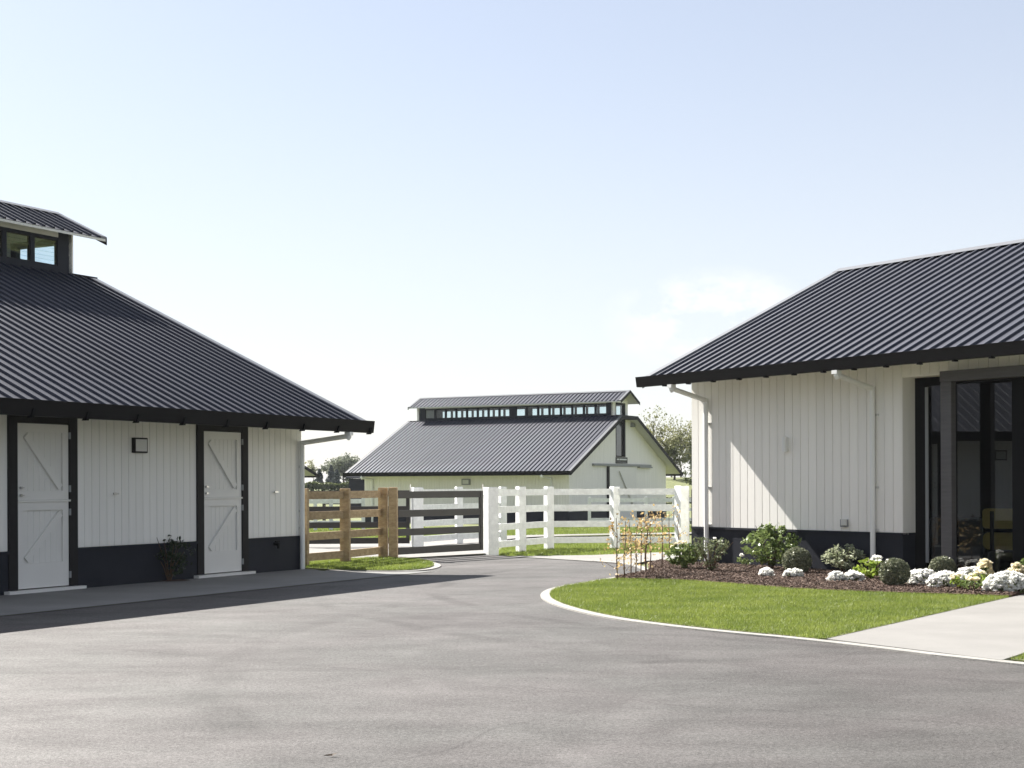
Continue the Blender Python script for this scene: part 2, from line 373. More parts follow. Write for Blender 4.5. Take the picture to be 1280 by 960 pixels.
tag(obj('ground', mb, M['turf'], smooth=True), kind='structure')

# plan outlines (metres from the camera's foot)
dL = (.47034, .88248); nL = (.88248, -.47034); gL = (-3.885, 27.644)
def LB(a, e): return (gL[0]+dL[0]*a+nL[0]*e, gL[1]+dL[1]*a+nL[1]*e)
lawn_kerb = smooth_line([(8.6, 7.6), (4.18, 12.62), (2.95, 14.61), (2.14, 15.5), (1.56, 16.31), (1.01, 17.31), (.52, 19.0), (.34, 20.6), (.52, 22.1), (.98, 23.1), (1.55, 24.42), (2.12, 25.7), (2.36, 27.0), (2.2, 28.9), (1.59, 29.96)], 2)
island_kerb = smooth_line([(-3.35, 27.0), (-2.6, 26.62), (-1.95, 26.55), (-1.5, 27.0), (-1.30, 28.2), (-1.5, 29.6), (-2.0, 30.7), (-2.35, 31.0)], 2)
asph = [(8.6, 7.6)]+lawn_kerb[1:]+[(.82, 31.0), (-.05, 32.2), (-.55, 33.0), (-2.35, 31.1)]+island_kerb[::-1]+[LB(.3, 2.64), LB(-30, 2.64), (-26, -20), (20, -20), (20, -5)]
sheet('driveway', asph, .004, M['asphalt'])
sheet('concrete_apron', [LB(-30, 2.645), LB(-30, .06), LB(.25, .06), (-3.45, 27.0), (-2.6, 26.62), LB(.3, 2.645)], .012, M['apron'])
sheet('side_path', [(-.03, 32.05), (.82, 30.85), (1.59, 29.83), (2.19, 28.8), (2.3, 28.7), (2.7, 29.9), (3.5, 30.4), (4.9, 31.6), (4.6, 34.4), (3.6, 33.77), (1.71, 32.4)], .016, M['concrete'])
# drive beyond the gates, turning off to the right in front of the far barn
back = smooth_line([(-2.3, 31.2), (-3.2, 31.2), (-5.2, 32.5), (-14, 33.5), (-14, 40.5), (-4.2, 39.2), (-2.0, 42.5), (-.9, 48.0), (3.3, 55), (10, 62), (14, 60), (8, 54), (3.2, 51.0), (.8, 46.5), (-.35, 41.5), (-.75, 37.0), (-.6, 33.1)], 2)
bpts = [(float(x), float(y)) for x, y in back]
def drape(name, poly, dz, m):
    import bmesh
    bm = bmesh.new(); vs = [bm.verts.new((x, y, 0)) for x, y in poly]; f = bm.faces.new(vs)
    bm.normal_update()
    if f.normal.z < 0: bmesh.ops.reverse_faces(bm, faces=[f])
    bmesh.ops.triangulate(bm, faces=bm.faces)
    for v in bm.verts: v.co.z = float(gz(v.co.x, v.co.y))+dz
    me = bpy.data.meshes.new(name); bm.to_mesh(me); bm.free(); me.materials.append(m); return tag(link(name, me), kind='structure')
drape('far_drive', bpts, .03, M['concrete'])
strip('kerb', lawn_kerb, .13, -.03, .022, M['kerb'], -1)
strip('kerb', island_kerb, .13, -.03, .022, M['kerb'], 1)

path_poly = [(3.07, 14.72), (6.62, 19.95), (8.4, 22.6), (10.2, 21.4), (7.95, 18.25), (4.19, 12.89)]
sheet('entry_path', path_poly, .025, M['concrete'], thick=.06)
def offset_line(line, w):
    L = [Vector(p) for p in line]; o = []
    for i, p in enumerate(L):
        d = (L[min(i+1, len(L)-1)]-L[max(i-1, 0)]).normalized(); o.append((p.x+d.y*w, p.y-d.x*w))
    return o
ko = offset_line(lawn_kerb, .135)
lawn_edge = [p for p in ko if 14.6 < p[1] < 24.1 and p[0] < 3.1]
bed_front = smooth_line([(1.62, 24.0), (1.95, 23.88), (2.64, 23.62), (3.46, 22.45), (4.09, 21.4), (5.06, 20.72), (6.02, 20.2), (6.56, 19.9)], 1)
lawn_poly = lawn_edge+bed_front+[(6.62, 19.955), (3.07, 14.715)]
sheet('lawn', lawn_poly, .028, M['turf'], thick=.06)
isl = offset_line(island_kerb, -.135)
island_poly = isl+[(-2.55, 31.4), (-3.5, 30.3), (-4.4, 28.5), (-4.3, 28.0), (-3.78, 27.6)]
sheet('lawn', island_poly, .035, M['turf'], thick=.06)
corner_poly = [(4.26, 12.85), (8.02, 18.22), (13, 16), (9.2, 7.9), (8.74, 7.70)]
sheet('lawn', corner_poly, .035, M['turf'], thick=.06)
dR = (.57171, -.82046); nR = (-.82046, -.5717); gR = (3.434, 28.596)
def RB(a, e): return (gR[0]+dR[0]*a+nR[0]*e, gR[1]+dR[1]*a+nR[1]*e)
bed_poly = bed_front+[(7.2, 20.85), RB(9.2, .1), RB(0, .02), RB(-.9, .1), (2.55, 28.3), (2.52, 26.9), (2.28, 25.65), (1.72, 24.40)]
sheet('garden_bed', bed_poly, .05, M['soil'], thick=.07)

# ------------------------------------------------------------------ grass blades and bark chips
def blades(name, poly, dens, h, w, z, parent=None):
    p = scatter(poly, dens); N = len(p)
    a = rng.uniform(0, 2*math.pi, N); d = np.stack([np.cos(a), np.sin(a), 0*a], 1)
    hh = h*(.55+.75*rng.random(N)); lean = rng.normal(size=(N, 2))*.45*hh[:, None]
    base = np.column_stack([p, z(p[:, 0], p[:, 1]) if callable(z) else np.full(N, z)])
    tip = base+np.column_stack([lean, hh]); hw = d*w*.5
    q = np.stack([base-hw, base+hw, tip], 1).reshape(-1, 3)
    return tag(link(name, np_mesh(name, q, 3, M['blade'])), kind='stuff')
blades('grass', lawn_poly, 5200, .034, .007, .027)
edge_strip = lawn_edge+[(x-.05*(x-2.6)/2, y-.05*(y-21)/6) for x, y in offset_line(lawn_edge, -.035)][::-1]
blades('grass', edge_strip, 3800, .05, .008, .022)
blades('grass', [(3.0, 14.66), (6.62, 20.02), (6.56, 20.08), (2.95, 14.72)], 2600, .026, .008, .024)
blades('grass', island_poly, 2600, .05, .011, .034)
blades('grass', corner_poly, 2600, .036, .008, .034)
near_verge = [(-.45, 33.3), (.2, 33.0), (1.71, 32.6), (3.6, 34.0), (4.5, 34.6), (4.5, 41), (.6, 42.5), (-.15, 38)]
blades('grass', near_verge, 1100, .06, .015, lambda x, y: gz(x, y)-.03)
fb = [(-14, 40.9), (-4.4, 39.8), (-2.4, 42.8), (-1.2, 48.4), (3, 55.4), (9, 61.5), (9, 72), (-16, 72)]
blades('grass', fb, 160, .09, .04, lambda x, y: gz(x, y)-.03)
p = scatter(bed_poly, 800); N = len(p)
a = rng.uniform(0, 6.28, N); L = rng.uniform(.012, .042, N); wv = L*rng.uniform(.3, .6, N)
t = np.stack([np.cos(a), np.sin(a), rng.normal(size=N)*.35], 1); t = unit(t); s_ = unit(np.cross(t, np.stack([rng.normal(size=N)*.4, rng.normal(size=N)*.4, np.ones(N)], 1)))
c = np.column_stack([p, .056+.02*rng.random(N)]); up = np.cross(s_, t)
cor = [(c+t*(L*i)[:, None]*.5+s_*(wv*j)[:, None]*.5+up*k*.004) for k in (-1, 1) for i, j in ((-1, -1), (1, -1), (1, 1), (-1, 1))]
cor = np.stack(cor, 1)
F = [(4, 5, 6, 7), (0, 1, 5, 4), (1, 2, 6, 5), (2, 3, 7, 6), (3, 0, 4, 7)]
q = np.concatenate([cor[:, list(f)] for f in F], 0).reshape(-1, 3)
tag(link('bark_mulch', np_mesh('bark_mulch', q, 4, M['chip'])), kind='stuff')

# ------------------------------------------------------------------ roof and wall makers
RIB = .25
def roof_sheets(root, x0, x1, y0, z0, y1, z1, m, per=3, far_side=False, name='roof_sheet'):
    """ribbed steel sheets side by side, as parts of the roof; one shared mesh"""
    nr = max(per, int(round((x1-x0)/RIB/per))*per); pitch = (x1-x0)/nr
    prof = [(0, 0), (.70, 0), (.722, .038), (.86, .038), (.895, 0), (1, 0)]
    mb = MB(); pts = []
    for k in range(per):
        for (u, h) in prof[:-1]: pts.append(((k+u)*pitch, h))
    pts.append((per*pitch, 0))
    d = Vector((0, y1-y0, z1-z0)).normalized(); nn = Vector((1, 0, 0)).cross(d)
    if nn.z < 0: nn = -nn
    vs = []
    for px, h in pts:
        vs.append(Vector((px, y0, z0))+nn*h); vs.append(Vector((px, y1, z1))+nn*h)
    fs = [(2*i, 2*i+2, 2*i+3, 2*i+1) for i in range(len(pts)-1)]
    mb.add(vs, fs)
    me = mb.mesh(name, m)
    for k in range(nr//per): link(name, me, root, (x0+k*per*pitch, 0, 0))

def wall_boards(parent, spans, z0, z1, pitch, m, thick=.022, gap=.006, yb=0.0, name='board'):
    for a, b in spans:
        nb = max(1, int(round((b-a)/pitch))); w = (b-a)/nb
        mb = MB(); e = .004
        mb.prism([(gap/2, yb), (gap/2, yb-thick+e), (gap/2+e, yb-thick), (w-gap/2-e, yb-thick), (w-gap/2, yb-thick+e), (w-gap/2, yb)], 'z', z0, z1)
        me = mb.mesh(name, m)
        for k in range(nb): link(name, me, parent, (a+k*w, 0, 0))

def downpipe(parent, a, e, ztop, zelbow, zbot, r=.045, m=None):
    mb = MB(); y = -.085
    mb.tube([(a, -e, ztop+.05), (a, -e, ztop-.09), (a, -e+.03, ztop-.12)], r, 10)
    mb.tube([(a, -e, ztop-.07), (a, y, zelbow), (a, y, zelbow-.02)], r, 10)
    mb.tube([(a, y, zelbow+.03), (a, y, zbot)], r, 10)
    mb.box(a-r-.012, a+r+.012, -e-r-.012, -e+r+.012, ztop-.06, ztop+.0)
    o = obj('downpipe', mb, m or M['pipe'], parent, smooth=False)
    for z in (zelbow-.45, (zelbow+zbot)/2-.1, zbot+.75):
        b = MB(); b.box(a-.02, a+.085, -.04, -.0, z, z+.035); obj('pipe_bracket', b, M['lens'], o)
    return o

def stable_door(parent, xc):
    """two-leaf stable door in a charcoal frame, centre xc on the wall line y=0"""
    f = MB()
    f.box(xc-.675, xc-.51, -.05, .10, .06, 2.74); f.box(xc+.51, xc+.675, -.05, .10, .06, 2.74); f.box(xc-.51, xc+.51, -.045, .10, 2.47, 2.74)
    f.box(xc-.51, xc+.51, .06, .10, .06, 2.47)
    d = obj('stable_door', f, M['trim'], parent)
    s = MB(); s.box(xc-.755, xc+.755, -.14, .03, 0.0, .055); obj('sill', s, M['door'], d)
    x0, x1 = xc-.502, xc+.502
    for z0, z1, lowrail, updiag in ((.072, 1.325, .36, True), (1.352, 2.462, .13, False)):
        l = MB(); st = .115
        l.box(x0, x0+st, -.03, .015, z0, z1); l.box(x1-st, x1, -.03, .015, z0, z1)
        l.box(x0+st, x1-st, -.03, .015, z0, z0+lowrail); l.box(x0+st, x1-st, -.03, .015, z1-.125, z1)
        l.box(x0+st, x1-st, .005, .014, z0+lowrail, z1-.125)
        obj('door_leaf', l, M['door'], d)
        nb = 7; w = (x1-x0-2*st)/nb
        bm_ = MB().prism([(.001, .006), (.001, -.001), (.004, -.004), (w-.004, -.004), (w-.001, -.001), (w-.001, .006)], 'z', z0+lowrail+.002, z1-.127)
        me = bm_.mesh('panel_board', M['door'])
        for k in range(nb): link('panel_board', me, d, (x0+st+k*w, 0, 0))
        zz0, zz1 = z0+lowrail+.05, z1-.175
        b = MB(); xa, xb = (x0+st+.05, x1-st-.05)
        p0, p1 = ((xa, -.018, zz0), (xb, -.018, zz1)) if updiag else ((xa, -.018, zz1), (xb, -.018, zz0))
        b.bar(p0, p1, .045, .10, up=(0, 0, 1)); obj('brace', b, M['door'], d)
        b = MB()
        for hz in (z0+.16, z1-.16): b.box(x1+.002, x1+.03, -.055, -.031, hz-.05, hz+.05)
        obj('hinge', b, M['grey'], d)
    w = MB(); w.box(x0-.0, x1+.03, -.05, -.028, 1.322, 1.350); obj('weather_strip', w, M['door'], d)
    for hz in (1.42, 1.53):
        b = MB(); b.cyl((x0+.055, hz), 'y', .02, -.07, -.03, 10); b.bar((x0+.055, -.065, hz), (x0+.10, -.065, hz), .012, .016); obj('latch', b, M['steel'], d)
    return d

PITCH = .466
def stable(name, label, loc, rz, L, detail=2, door_centres=(), group=None):
    """stable with a glazed ridge monitor; local x along the front wall (0 = gable end, negative = length), y into the building"""
    t = thing(name, label, 'stable', loc, rz, group)
    Wd = 13.2; ov = .62; mid = Wd/2
    zr = lambda y: 2.69+PITCH*((y if y < mid else Wd-y)+1.05)
    xa, xb = -L-ov, ov
    # roof slopes
    ytop = mid-1.0
    sh = .0
    for side in (0, 1):
        if side == 0: y0, y1 = -1.07, ytop
        else: y0, y1 = Wd+1.07, Wd-ytop
        rf = MB()   # lining under the sheets
        th = .07
        rf.prism([(y0, zr(y0)-.012), (y1, zr(y1)-.012), (y1, zr(y1)-th), (y0, zr(y0)-th)], 'x', xa+.03, xb-.03)
        r = obj('roof', rf, M['soffit'], t)
        if side == 0 or detail >= 3:
            roof_sheets(r, xa+.16, xb-.16, y0, zr(y0), y1, zr(y1), M['roof'])
        else:
            b = MB(); b.add([(xa+.16, y0, zr(y0)), (xb-.16, y0, zr(y0)), (xb-.16, y1, zr(y1)), (xa+.16, y1, zr(y1))], [(0, 1, 2, 3)]); obj('roof_sheet', b, M['roof'], r)
        for x in (xa, xb-.17):   # verge flashings and barge boards
            b = MB(); b.prism([(y0, zr(y0)-.01), (y1, zr(y1)-.01), (y1, zr(y1)+.042), (y0, zr(y0)+.042)], 'x', x, x+.17); obj('verge_flashing', b, M['sunlit_trim'] if side == 0 else M['roof'], r)
            b = MB(); xx = x-.022 if x == xa else x+.17
            b.prism([(y0, zr(y0)+.036), (y1, zr(y1)+.036), (y1, zr(y1)-.19), (y0, zr(y0)-.19)], 'x', xx, xx+.022); obj('barge_board', b, M['trim'], r)
        g = MB(); s = -1 if side == 0 else 1; yy = -1.075 if side == 0 else Wd+1.075
        g.prism([(yy, 2.722), (yy+s*.125, 2.722), (yy+s*.095, 2.502), (yy, 2.502)], 'x', xa-.05, xb+.04)
        gt = obj('gutter', g, M['gutter'], t)
        if side == 0 and detail >= 2:
            b = MB(); b.prism([(-.02, 0), (.02, 0), (.02, .02), (-.02, .02)], 'z', 0, 0)
            b = MB(); b.hexa([(-.025, -1.19, 2.475), (.025, -1.19, 2.475), (.025, -1.10, 2.475), (-.025, -1.10, 2.475), (.0, -1.215, 2.60), (.05, -1.215, 2.60), (.05, -1.19, 2.60), (.0, -1.19, 2.60)])
            me = b.mesh('gutter_bracket', M['black'])
            x = xb-.09
            while x > xa:
                link('gutter_bracket', me, gt, (x, 0, 0)); x -= 1.03
    # cap joining the two slopes past the ends of the monitor
    c = MB(); c.box(xa, -L+.12, ytop-.06, Wd-ytop+.06, zr(ytop)-.14, zr(ytop)+.03); c.box(-.05, xb+.02, ytop-.06, Wd-ytop+.06, zr(ytop)-.16, zr(ytop)+.035)
    obj('ridge_cap', c, M['trim'], t)
    # walls
    spans = []; x = 0.0
    for dc in sorted(door_centres, reverse=True):
        spans.append((dc+.675, x)); x = dc-.675
    spans.append((-L, x))
    fw = MB()
    for a, b in spans: fw.box(a, b, 0, .12, .60, 2.95)
    w = obj('front_wall', fw, M['white'], t)
    if detail >= 2: wall_boards(w, spans, .628, 2.95, .165, M['white'])
    else:
        b = MB()
        for a, c_ in spans:
            nb = int((c_-a)/.165)
            for k in range(nb): b.box(a+k*.165+.006, a+k*.165+.159, -.02, 0, .628, 2.95)
        tag(obj('board', b, M['white'], w), kind='stuff')
    pl = MB()
    for a, b in spans: pl.box(a, b, -.028, .14, -.3, .585)
    for a, b in spans: pl.box(a, b, -.05, .1, .585, .622)
    obj('plinth', pl, M['navy'], t)
    for dc in door_centres: stable_door(t, dc)
    bw = MB(); bw.box(-L, 0, Wd-.12, Wd, -.3, 3.1); obj('back_wall', bw, M['white'], t)
    # gable walls; the x=0 one carries a tall window
    zm = lambda y: 6.60+PITCH*((y if y < mid else Wd-y)-5.3)
    hole = (5.92, 7.22, 3.54, 6.55)
    for x, s in ((0, 1), (-L, -1)):
        g = MB(); bp = .165; k = 0; y = 0
        while y < Wd-.001:
            y2 = min(Wd, y+bp); 
            def top(q): return (zm(q)-.06) if ytop < q < Wd-ytop else zr(q)-.08
            cuts = [y]+[q for q in (ytop, Wd-ytop, hole[0], hole[1], mid) if y < q < y2]+[y2]
            for a_, b_ in zip(cuts[:-1], cuts[1:]):
                e0 = .005 if a_ == y else 0; e1 = .005 if b_ == y2 else 0
                eps = 1e-4; ta, tb = top(a_+eps), top(b_-eps)
                m_ = (a_+b_)/2
                segs = [(-.3 if False else .62, None)]
                if s == 1 and hole[0] < m_ < hole[1]: segs = [(.62, hole[2]), (hole[3], None)]
                for zb, zt in segs:
                    za, zc = (zt, zt) if zt else (ta, tb)
                    x0_, x1_ = (x-.10, x+.02) if s == 1 else (x-.02, x+.10)
                    g.hexa([(x0_, a_+e0, zb), (x1_, a_+e0, zb), (x1_, b_-e1, zb), (x0_, b_-e1, zb), (x0_, a_+e0, za), (x1_, a_+e0, za), (x1_, b_-e1, zc), (x0_, b_-e1, zc)])
            y = y2
        gw = obj('gable_wall', g, M['white'], t)
        b = MB(); b.box(x-.12, x+.035, -.02, Wd+.02, -.3, .60) if s == 1 else b.box(x-.035, x+.12, -.02, Wd+.02, -.3, .60); obj('plinth', b, M['navy'], t)
    # tall gable window: frame, mullions, glass
    fr = MB(); h0, h1, hz0, hz1 = hole
    fr.box(-.09, .04, h0, h0+.05, hz0, hz1); fr.box(-.09, .04, h1-.14, h1, hz0, hz1); fr.box(-.09, .04, h0+.05, h1-.14, hz0, hz0+.06); fr.box(-.09, .04, h0+.05, h1-.14, hz1-.12, hz1)
    fr.box(-.07, .02, h0+.05, h1-.14, 5.70, 5.86); fr.box(-.05, 0, h1-.34, h1-.28, hz0+.06, 5.70)
    gf = obj('gable_window', fr, M['trim'], t)
    b = MB(); b.box(-.04, -.03, h0+.05, h1-.14, hz0+.06, hz1-.12); obj('pane', b, M['glass'], gf)
    # monitor walls and windows
    for side in (0, 1):
        yw = ytop if side == 0 else Wd-ytop; s = -1 if side == 0 else 1
        y0_, y1_ = (yw-.0, yw+.10) if side == 0 else (yw-.10, yw+.0)
        mw = MB(); xe = -.02; xs_ = -L+.18; zb, zw0, zw1, zt = 5.66, 5.93, 6.44, 6.62
        mw.box(xs_, xe, y0_, y1_, zb, zw0); mw.box(xs_, xe, y0_, y1_, zw1, zt)
        grp = []; pw, gp = .615, .10
        x = xe-.38
        mw.box(x, xe, y0_, y1_, zw0, zw1)
        tot = -xs_+xe
        n2 = int((tot-.76-.25+.2)/(pw+gp)/2); rest = tot-.76-2*n2*(pw+gp)+2*gp
        for gi in range(2):
            for k in range(n2):
                grp.append((x-pw, x)); x -= pw
                last = k == n2-1
                gw_ = gp if not last else (rest if gi == 0 else x-xs_)
                mw.box(x-gw_, x, y0_, y1_, zw0, zw1); x -= gw_
        obj('monitor_wall', mw, M['navy'], t)
        fz = MB(); fz.box(xs_+.38, xe-.38, y0_-.012 if side == 0 else y0_, y1_ if side == 0 else y1_+.012, 6.50, 6.69); obj('frieze', fz, M['soffit'], t)
        fm = MB(); d_ = .02
        fm.box(0, d_, 0, .05, 0, zw1-zw0); fm.box(pw-d_, pw, 0, .05, 0, zw1-zw0); fm.box(d_, pw-d_, 0, .05, 0, d_); fm.box(d_, pw-d_, 0, .05, zw1-zw0-d_, zw1-zw0)
        me = fm.mesh('window', M['trim'])
        pn = MB(); pn.box(d_, pw-d_, .022, .028, d_, zw1-zw0-d_); mp_ = pn.mesh('pane', M['glass'])
        bl = MB(); hb = (zw1-zw0-2*d_)/6
        bl.hexa([(d_, .036, 0), (pw-d_, .036, 0), (pw-d_, .042, 0), (d_, .042, 0), (d_, .004, hb*1.06), (pw-d_, .004, hb*1.06), (pw-d_, .010, hb*1.06), (d_, .010, hb*1.06)]); mbl = bl.mesh('louvre_blade', M['glass'])
        for i, (a, b_) in enumerate(grp):
            wo = link('window', me, t, (a, yw+(.015 if side == 0 else -.065), zw0))
            if detail >= 2 and side == 0 and i < 6:
                for k in range(6): link('louvre_blade', mbl, wo, (0, 0, d_+k*hb))
            else: link('pane', mp_, wo)
    # monitor roof
    mov = .62
    for side in (0, 1):
        ye, ym = (5.28, mid) if side == 0 else (Wd-5.28, mid)
        z0_, z1_ = zm(5.28), zm(mid)
        b = MB(); b.prism([(ye, z0_-.012), (ym, z1_-.012), (ym, z1_-.06), (ye, z0_-.06)], 'x', -L-mov+.2, mov-.02)
        r = obj('monitor_roof', b, M['soffit'], t)
        x0_, x1_ = -L-mov+.18+.13, mov-.15
        if side == 0: roof_sheets(r, x0_, x1_, ye, z0_, ym, z1_, M['roof'])
        else:
            b = MB(); b.add([(x0_, ye, z0_), (x1_, ye, z0_), (x1_, ym, z1_), (x0_, ym, z1_)], [(0, 1, 2, 3)]); obj('roof_sheet', b, M['roof'], r)
        for x, q in ((-L-mov+.18, 0), (mov-.15, 1)):
            b = MB(); b.prism([(ye, z0_-.01), (ym, z1_-.01), (ym, z1_+.042), (ye, z0_+.042)], 'x', x, x+.15); obj('verge_flashing', b, M['sunlit_trim'] if side == 0 else M['roof'], r)
            xx = x-.02 if q == 0 else x+.15
            b = MB(); b.prism([(ye, z0_+.03), (ym, z1_+.03), (ym, z1_-.12), (ye, z0_-.13)], 'x', xx, xx+.02); obj('barge_board', b, M['trim'], r)
    b = MB(); b.prism([(mid-.16, zm(mid)-.075+.045), (mid, zm(mid)+.047), (mid+.16, zm(mid)-.075+.045), (mid, zm(mid)+.02)], 'x', -L-mov+.2, mov-.005); obj('ridge_cap', b, M['sunlit_trim'], t)
    return t

# ------------------------------------------------------------------ left stable
LBARN = stable('stable', 'nearest stable, on the left, with white two-leaf stable doors under a charcoal ribbed roof',
               (gL[0], gL[1], 0), math.atan2(dL[1], dL[0]), 12.65, 2, (-2.275, -6.375, -10.475))
downpipe(LBARN, -.07, 1.12, 2.50, 2.32, 0)
wl = MB(); wl.box(-4.50, -4.20, -.085, -.022, 2.07, 2.31); wo = obj('wall_light', wl, M['trim'], LBARN)
wl = MB(); wl.box(-4.475, -4.225, -.092, -.086, 2.095, 2.285); obj('lens', wl, M['lens'], wo)
for x in (-4.90, -.82):
    b = MB(); b.cyl((x, 1.43), 'y', .018, -.075, -.02, 8); b.bar((x-.055, -.07, 1.43), (x+.055, -.07, 1.43), .02, .026); obj('tie_ring', b, M['steel'], LBARN)
b = MB(); b.cyl((-.84, .50), 'y', .03, -.13, -.03, 10); b.bar((-.84, -.12, .52), (-.84, -.12, .42), .03, .03); b.bar((-.90, -.10, .545), (-.78, -.10, .545), .02, .02); obj('garden_tap', b, M['black'], LBARN)

# ------------------------------------------------------------------ middle stable beyond the fences
axm = (.88248, -.47034)
MBARN = stable('stable', 'middle stable beyond the fences showing its white gable end and long ridge windows',
               (2.947, 78.0, -.5), math.atan2(axm[1], axm[0]), 12.65, 1, ())
b = MB(); b.box(.022, .17, 2.80, 10.65, 3.02, 3.14); b.box(.022, .20, 8.9, 10.75, 2.95, 3.02); dr = obj('sliding_door', b, M['grey'], MBARN)
b = MB(); b.box(.05, .11, 4.9, 8.6, .12, 3.0); obj('door_leaf', b, M['door'], dr)
b = MB(); b.box(.03, .12, 4.68, 4.88, .10, 3.0); obj('door_edge', b, M['trim'], dr)
b = MB(); b.box(.11, .17, 6.62, 6.82, 1.42, 1.75); obj('handle', b, M['black'], dr)
b = MB(); b.bar((.115, 6.1, 2.75), (.115, 8.3, .5), .03, .16, up=(1, 0, 0)); obj('brace', b, M['door'], dr)
sg = MB(); sg.box(.022, .06, 5.88, 7.44, 3.18, 3.52); so = obj('sign', sg, M['sign'], MBARN)
b = MB()
for k, w in enumerate((.16, .10, .16, .15, .15, .16, .15, .17)): b.box(.061, .066, 6.0+k*.165, 6.0+k*.165+w, 3.36, 3.44)
obj('lettering', b, M['signtext'], so)
b = MB()
for k in range(12): b.box(.061, .065, 6.15+k*.09, 6.15+k*.09+.06, 3.238, 3.262)
obj('lettering', b, M['grey'], so)
b = MB(); b.box(.022, .2, 7.95, 8.25, 5.25, 5.45); obj('floodlight', b, M['grey'], MBARN)
b = MB(); b.box(-6.35, -5.85, -.13, -.02, 2.02, 2.34); wo = obj('wall_light', b, M['grey'], MBARN)
b = MB(); b.box(-6.28, -5.92, -.14, -.131, 2.08, 2.28); obj('lens', b, M['lens'], wo)
downpipe(MBARN, -1.0, 1.12, 2.50, 2.34, -.2, r=.06)
downpipe(MBARN, -12.1, 1.12, 2.50, 2.34, -.2, r=.06)

# far left stable, only a corner of its roof shows
FB = stable('stable', 'distant small stable corner just visible past the near stable, white with dark roof edge', (-22.3, 89.9, -.45), math.atan2(-.62, .785), 10.0, 1, ())

